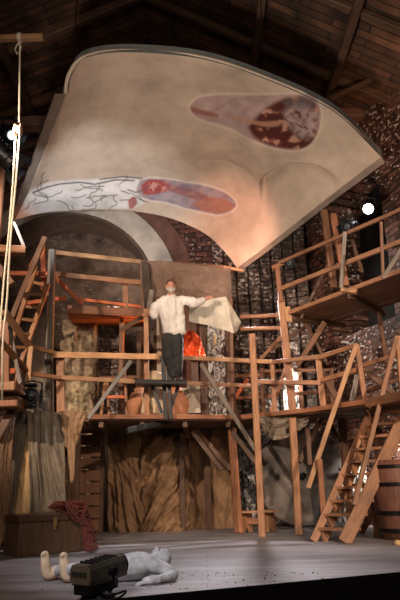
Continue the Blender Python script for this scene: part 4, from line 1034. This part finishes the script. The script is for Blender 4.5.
# the near corner is at c0: the long front runs right, the short end runs back to the left
ea = (P(6, 556, c0.y+.35)-c0); ea.z = 0
def chestpt(u, v, z): return c0+ex*u*Wc+Vector((-.30, .42, 0))*v+Vector((0, 0, z))
def hexa(name, u0, u1, v0, v1, z0, z1, mat, par, bev=.01):
    bm = bmesh.new(); vs = [bm.verts.new(chestpt(u, v, z)) for z in (z0, z1) for u, v in ((u0, v0), (u1, v0), (u1, v1), (u0, v1))]
    for f in ((3, 2, 1, 0), (4, 5, 6, 7), (0, 1, 5, 4), (1, 2, 6, 5), (2, 3, 7, 6), (3, 0, 4, 7)): bm.faces.new([vs[i] for i in f])
    bmesh.ops.bevel(bm, geom=bm.edges[:], offset=bev, segments=1, affect='EDGES'); return mk(name, bm, mat, par)
hexa('body', 0, 1, 0, 1, 0, .375, 'trunk_wood', ch); hexa('lid', -.012, 1.012, -.02, 1.02, .378, .465, 'trunk_wood', ch)
cc = chestpt(.52, -.03, .37)
bm = bmesh.new(); box(bm, cc, (.05, .02, .10), bev=.004); box(bm, cc+Vector((0, -.005, -.07)), (.03, .02, .05), bev=.004); mk('clasp', bm, 'brass', ch)
o = cloth('maroon_cloth', [chestpt(.60, .8, .52), chestpt(.8, .95, .60), chestpt(1.0, .9, .56), chestpt(1.10, .8, .50)], [chestpt(.62, .3, .50), chestpt(.9, .15, .51), chestpt(1.05, .05, .30), chestpt(1.18, .1, .03)], 'maroon', 4, .04, 21, 60, 40, .05); tag(o, 'dark red cloth heaped over the right end of the chest', 'cloth')
rc = thing('coiled_rope', 'dark red rope coiled on the lid of the chest', 'rope', chestpt(.8, .5, .45))
bm = bmesh.new(); rr = random.Random(4)
for L in range(9):
    ou, ov = rr.uniform(.72, .98), rr.uniform(.1, .7); ru, rv = rr.uniform(.14, .24), rr.uniform(.25, .45); ph = rr.uniform(0, 6)
    pts = []
    for k in range(13):
        t = k*math.pi/6; u = ou+ru*math.cos(t+ph)+rr.uniform(-.02, .02); v = ov+rv*math.sin(t+ph)*.8
        z = .49+.012*L; z -= max(0, u-1.0)*2.0; z -= max(0, -v)*1.1
        pts.append(chestpt(u, v, z))
    tube(bm, catmull(pts, 50), .016, 6)
mk('coil', bm, 'maroon', rc, smooth=True)
o = cloth('maroon_cloth', [P(82, 516, 8.0), P(88, 519, 7.95), P(92, 526, 7.9)], [Fz(84, 551, .02), Fz(92, 551, .02), Fz(99, 549, .02)], 'maroon', 2.5, .035, 33, 40, 36, .04); tag(o, 'dark red cloth tail falling to the floor beside the chest', 'cloth')

# ------------------------------------------------------------------ foreground lamp
LY = 4.75
lc = Fz(104, 598, 0); LY = lc.y
fl = thing('floor_spotlight', 'black floor spotlight with vented housing in the front of the lying figure', 'spotlight', (lc.x, LY, 0))
c = P(100, 572, LY)
q = Quaternion((0, 0, 1), math.radians(-38)) @ Quaternion((1, 0, 0), math.radians(6))
LS = .80
c = P(99, 573, LY)
def LP(v): return c+q @ (Vector(v)*LS)
def lbox(name, cc, s, mat, bev=.006, par=fl):
    bm = bmesh.new(); box(bm, (0, 0, 0), s, bev=bev)
    for v in bm.verts: v.co = c+q @ ((v.co+Vector(cc))*LS)
    return mk(name, bm, mat, par)
# housing: long box, the near end vented
bm = bmesh.new(); hs = [(-.12, -.06), (.12, -.06), (.135, -.02), (.125, .07), (.095, .11), (-.095, .11), (-.125, .07), (-.135, -.02)]
f_ = [bm.verts.new(c+q @ (Vector((x, -.21, z))*LS)) for x, z in hs]; g_ = [bm.verts.new(c+q @ (Vector((x*.95, .23, z))*LS)) for x, z in hs]
bm.faces.new(f_); bm.faces.new(g_[::-1])
for i in range(8): bm.faces.new((f_[i], f_[(i+1) % 8], g_[(i+1) % 8], g_[i]))
M['lamp_grey'] = plain('lamp_grey', (.10, .09, .075), .4, .5, bmp=.1)
M['lamp_face'] = plain('lamp_face', (.26, .21, .155), .45, .4, bmp=.1)
M['lens_tint'] = plain('lens_tint', (.25, .3, .33), .1, .2, bmp=0)
mk('housing', bm, 'lamp_grey', fl)
bm = bmesh.new(); hs2 = [(x*.96, z*.9+.01) for x, z in hs]
f_ = [bm.verts.new(c+q @ (Vector((x, -.225, z))*LS)) for x, z in hs2]; g_ = [bm.verts.new(c+q @ (Vector((x, -.205, z))*LS)) for x, z in hs2]
bm.faces.new(f_); bm.faces.new(g_[::-1])
for i in range(8): bm.faces.new((f_[i], f_[(i+1) % 8], g_[(i+1) % 8], g_[i]))
ep = mk('end_plate', bm, 'lamp_face', fl)
bm = bmesh.new()
for k in range(9): box(bm, (-.088+k*.022, -.228, .035), (.009, .006, .045))
for v in bm.verts: v.co = c+q @ (v.co*LS)
mk('vent_slots', bm, 'black', ep)
lbox('lower_box', (0, -.04, -.10), (.22, .33, .08), 'black_metal')
for k in range(6): lbox('cooling_fin', (0, -.13+k*.055, .118), (.17, .018, .014), 'black_metal', .002)
bm = bmesh.new(); 
cyl(bm, LP((0, .22, .02)), LP((0, .28, .02)), .066, .075, n=24); mk('lens_barrel', bm, 'black_metal', fl, smooth=False)
bm = bmesh.new(); cyl(bm, LP((0, .282, .02)), LP((0, .286, .02)), .06, n=24); mk('lens', bm, 'lens_tint', fl)
for sx in (-1, 1):
    bm = bmesh.new(); tube(bm, [LP((sx*.13, .02, .02)), LP((sx*.165, .02, .0)), LP((sx*.165, .02, -.10)), Vector(LP((sx*.10, .02, -.15)))], .012, 8); mk('yoke_arm', bm, 'black_metal', fl)
    bm = bmesh.new(); cyl(bm, LP((sx*.135, .02, .02)), LP((sx*.19, .02, .02)), .028, n=14); mk('tilt_knob', bm, 'black_metal', fl)
bm = bmesh.new(); z0 = 0; cyl(bm, (c.x, LY, 0), (c.x, LY, .03), .13, .11, n=24); cyl(bm, (c.x, LY, .02), (c.x, LY, max(.05, c.z-.12)), .03, n=12); mk('foot', bm, 'black_metal', fl)
bm = bmesh.new(); tube(bm, catmull([LP((.08, -.1, -.12)), LP((.2, -.08, -.15)), (c.x+.2, LY-.05, .05), (c.x+.14, LY-.12, .012), (c.x-.05, LY-.16, .012), (c.x-.2, LY-.2, .012)], 40), .008, 6); mk('cable', bm, 'black_metal', fl, smooth=True)

# ================================================================== STANDING MAN
MY = 9.75
def m_(px, py, dy=0.0): return P(px, py, MY+dy)
man = thing('person', 'bearded person in loose white shirt and dark trousers standing with one arm outstretched', 'person', m_(174, 383))
def hand(name_chains, wrist, palm_dir, side, up_, s=1.0, curl=.5, spread=.18):
    """palm plus five bent fingers as chains"""
    d = Vector(palm_dir).normalized(); n_ = Vector(up_).normalized(); s_ = d.cross(n_).normalized()*side
    ch = [[(wrist, .030*s), (wrist+d*.05*s, .034*s), (wrist+d*.085*s, .032*s)],
          [(wrist+d*.04*s+s_*.015*s, .024*s), (wrist+d*.085*s+s_*.028*s, .018*s)], [(wrist+d*.04*s-s_*.015*s, .024*s), (wrist+d*.085*s-s_*.028*s, .018*s)]]
    for k, (o_, L) in enumerate(((-.030, .062), (-.010, .075), (.011, .080), (.031, .070))):
        b = wrist+d*.085*s+s_*o_*s; dd = (d+s_*spread*(k-1.5)*.5).normalized(); c1 = (dd-n_*curl*.5).normalized(); c2 = (dd-n_*curl*1.6).normalized()
        ch.append([(b, .0105*s), (b+dd*L*.42*s, .0098*s), (b+dd*L*.42*s+c1*L*.33*s, .009*s), (b+dd*L*.42*s+c1*L*.33*s+c2*L*.28*s, .0078*s)])
    b = wrist+d*.03*s+s_*.03*s; t1 = (d*.7+s_*.8).normalized(); t2 = (d+s_*.25-n_*curl*.6).normalized()
    ch.append([(b, .015*s), (b+t1*.035*s, .0125*s), (b+t1*.035*s+t2*.035*s, .0105*s)])
    return ch
hd = m_(170.5, 286, -.05)
sl, sr = m_(161, 298), m_(183, 297.5); nk = m_(171.5, 292.5, -.02)
el, er = m_(153.5, 309, .03), m_(197, 300.5, .03); wl, wr = m_(150, 315, .12), m_(205, 299, .08)
hipl, hipr = m_(167, 336), m_(178, 336); knl, knr = m_(169, 358, -.05), m_(176.5, 357, .0); anl, anr = m_(172.5, 377, .02), m_(177.5, 377, .05)
ch_ = [[(m_(172, 329), .07), (m_(172, 322), .09), (m_(172, 308), .11), (m_(171.7, 301), .08), (nk, .055), (m_(171, 289), .055)],
       [(m_(171.7, 302), .06), (sl+Vector((0, 0, -.05)), .045), (el, .045), (wl, .028)], [(m_(171.7, 302), .06), (sr+Vector((0, 0, -.05)), .045), (er, .045), (wr, .028)],
       [(m_(170, 334, .02), .055), (knl+Vector((.02, .03, 0)), .045), (anl, .042)], [(m_(175.5, 334, .02), .055), (knr, .045), (anr, .042)]]
ch_ += hand(None, wl, (P(147, 314.5, MY+.2)-wl), 1, (0, -.5, .8), 1.0, .9)
ch_ += hand(None, wr, (P(211, 297, MY+.05)-wr), -1, (0, -.6, .6), 1.0, .7)
hrx = Matrix.Rotation(math.radians(10), 3, 'Z') @ Matrix.Rotation(math.radians(12), 3, 'X')
def hl(x, y, z): return hd+hrx @ Vector((x, y, z))
balls_ = [(hd, (.078, .095, .108), hrx), (hl(0, -.03, -.06), (.055, .06, .055), hrx), (hl(0, -.098, -.008), (.013, .020, .022), hrx),
          (hl(.078, 0, -.01), (.012, .02, .03), hrx), (hl(-.078, 0, -.01), (.012, .02, .03), hrx), (hl(0, -.082, .028), (.05, .014, .012), hrx)]
blob('body', ch_, balls_, 'skin', man, .009, 3)
bm = bmesh.new()
for sx in (-1, 1): ball(bm, hl(sx*.028, -.088, .010), (.011, .007, .006), hrx)
mk('eyes', bm, 'black', man)
bm = bmesh.new(); ball(bm, hl(0, -.094, -.048), (.022, .008, .005), hrx); mk('mouth', bm, 'maroon', man)
blob('beard', [[(hl(-.066, -.03, -.025), .016), (hl(-.055, -.065, -.065), .022), (hl(0, -.09, -.088), .030), (hl(.055, -.065, -.065), .022), (hl(.066, -.03, -.025), .016)],
               [(hl(-.03, -.096, -.038), .010), (hl(0, -.104, -.032), .011), (hl(.03, -.096, -.038), .010)], [(hl(0, -.085, -.085), .032), (hl(0, -.08, -.125), .02)]], [], 'beard', man, .009, 2)
blob('hair', [], [(hl(0, .014, .038), (.084, .094, .082), hrx), (hl(0, .05, -.02), (.07, .055, .07), hrx)], 'hair', man, .011, 2)
# shirt: body and wide sleeves as one garment
sh_ = [[(m_(166.5, 303), .10), (m_(166, 315), .105), (m_(168, 329), .095)], [(m_(178, 303), .10), (m_(178.5, 315), .105), (m_(180, 329), .095)],
       [(m_(172.3, 327), .12), (m_(172, 312), .14), (m_(171.7, 303), .13), (m_(171.7, 296.8, .01), .088)],
       [(m_(165, 301), .085), (m_(159.5, 303), .08), (m_(155, 309, .02), .085), (m_(154, 315.5, .05), .07)],
       [(m_(179, 301), .085), (m_(187, 301), .08), (m_(195, 303, .03), .085), (m_(202, 300.5, .06), .060)],
       [(m_(165, 331.5), .05), (m_(173.5, 332, -.03), .075), (m_(183.5, 332), .05)], [(m_(165, 331.5, .05), .05), (m_(173.5, 332, .08), .07), (m_(183.5, 332, .05), .05)]]
o = blob('shirt', sh_, [], 'shirt', man, .014, 5)
dt = bpy.data.textures.new('creases', 'CLOUDS'); dt.noise_scale = .13; dm = o.modifiers.new('creases', 'DISPLACE'); dm.texture = dt; dm.strength = .05
# trousers
tr_ = [[(m_(169, 340), .125), (m_(168.5, 348, -.02), .12), (m_(169.5, 358, -.03), .105), (m_(171.5, 367), .085), (m_(173, 375, .02), .065)],
       [(m_(176.5, 340), .12), (m_(177, 348), .115), (m_(177, 358), .10), (m_(177.5, 367), .085), (m_(178, 375, .05), .065)], [(m_(168, 336), .09), (m_(177, 336), .09)]]
o = blob('trousers', tr_, [], 'trousers', man, .013, 5)
dm = o.modifiers.new('creases', 'DISPLACE'); dm.texture = dt; dm.strength = .03
for k, (a, d) in enumerate(((m_(172.5, 379.5, 0), -.04), (m_(178, 379.5, .05), .05))):
    blob('shoe', [[(a+Vector((0, .07, -.01)), .036), (a+Vector((d*.4, -.04, -.018)), .04), (a+Vector((d, -.15, -.025)), .032)]], [(a+Vector((0, .04, .02)), (.042, .05, .05))], 'shoe', man, .01, 3)

# ================================================================== LYING CLAY-WHITE FIGURE
ly = thing('person', 'person in clay white clothes lying on the stage floor with bare soles showing', 'person', Fz(105, 578, 0))
fA = Fz(44, 581, .0); fB = Fz(63, 583, .0)
hip = Vector((-.83, 5.36, .105)); chs = Vector((-.57, 5.46, .115)); nkk = Vector((-.47, 5.54, .12)); head = Vector((-.43, 5.59, .135))
kA = Fz(78, 569, .11); kB = Fz(88, 573, .10)
aA = fA+Vector((.09, .05, .07)); aB = fB+Vector((.09, .05, .07))
hipA = hip+Vector((-.02, .09, 0)); hipB = hip+Vector((0, -.07, 0))
shA = chs+Vector((.03, .13, .0)); shB = Vector((-.48, 5.43, .13))
elB = Vector((-.28, 5.38, .05)); wrB = Vector((-.39, 5.23, .035))
legs = [[(hipA, .075), (kA, .056), (aA, .045)], [(hipB, .075), (kB, .057), (aB, .045)]]
cl = legs+[[(hip, .095), (hip.lerp(chs, .5), .10), (chs, .112), (chs.lerp(nkk, .6), .09), (nkk, .065), (head, .06)],
           [(shB, .07), (elB, .047), (wrB, .03)], [(shA, .06), (shA+Vector((-.1, .13, -.05)), .045), (shA+Vector((-.28, .10, -.06)), .03)]]
cl += hand(None, wrB, Vector((-1, -.15, -.15)), 1, (.0, 0, 1), 1.15, .35, .4)
hs_ = .86
blob('body', cl, [(head, (.10*hs_, .085*hs_, .09*hs_)), (head+Vector((0, 0, .05)), (.055, .06, .045)), (head+Vector((.0, -.01, .098)), (.016, .014, .020)), (head+Vector((.06, 0, .02)), (.07, .08, .075)), (head+Vector((.01, -.078, 0)), (.024, .01, .02))], 'clay', ly, .009, 2)
bm = bmesh.new()
for sy in (-1, 1): ball(bm, head+Vector((.025, sy*.03, .088)), (.008, .012, .006))
mk('eyes', bm, 'grey_wood', ly)
for k, (f, a) in enumerate(((fA, aA), (fB, aB))):
    d = Vector((-.13, -.02, 0))
    heel = f+Vector((.02, .0, .04))
    toe = heel+Vector((-.02, -.015, .165))
    chs_ = [[(a, .048), (heel+Vector((.01, 0, .01)), .045), (heel.lerp(toe, .55), .043), (toe, .036)]]
    for i in range(5):
        tp = toe+Vector((0, (i-2)*.019, .02-abs(i-1.2)*.006)); chs_.append([(toe+Vector((0, (i-2)*.015, 0)), .013), (tp, .0125 if i else .016)])
    blob('bare_foot', chs_, [], 'sole', ly, .008, 2)
o = cloth('floor_cloth', [Fz(-6, 552, .03), Fz(10, 562, .03), Fz(38, 575, .03)], [Fz(-6, 560, .02), Fz(8, 572, .02), Fz(30, 584, .02)], 'canvas_tan', 2, .01, 40, 30, 12, .01) if False else None
# small light stone near the right edge
bm = bmesh.new(); lathe(bm, [(.05, 0), (.055, .02), (.03, .05), (.01, .06)], n=12); o = mk('plaster_lump', bm, 'canvas_yellow', loc=Fz(398, 545, 0), smooth=True); tag(o, 'small pale yellow lump on the floor at the right edge before the barrel', 'lump')
o = bar('hanging_bulb_cord', P(215, 335, 10.9), P(215, 345, 10.9), .05, .05, 'canvas_yellow', None); tag(o, 'small dangling yellow lamp below the white sheet', 'rag')  # dangling lamp drawn as a plain yellow block
# debris crumbs strewn on the stage boards
bm = bmesh.new(); rr = random.Random(9)
for k in range(90):
    p = Fz(rr.uniform(40, 330), rr.uniform(572, 590), .004); s = rr.uniform(.003, .008)
    r = bmesh.ops.create_icosphere(bm, subdivisions=1, radius=s)
    for v in r['verts']: v.co = v.co*1+p
o = mk('plaster_crumbs', bm, 'dark_wood'); tag(o, 'dark crumbs scattered on the stage floor right of the lying person', 'debris', kind='stuff')
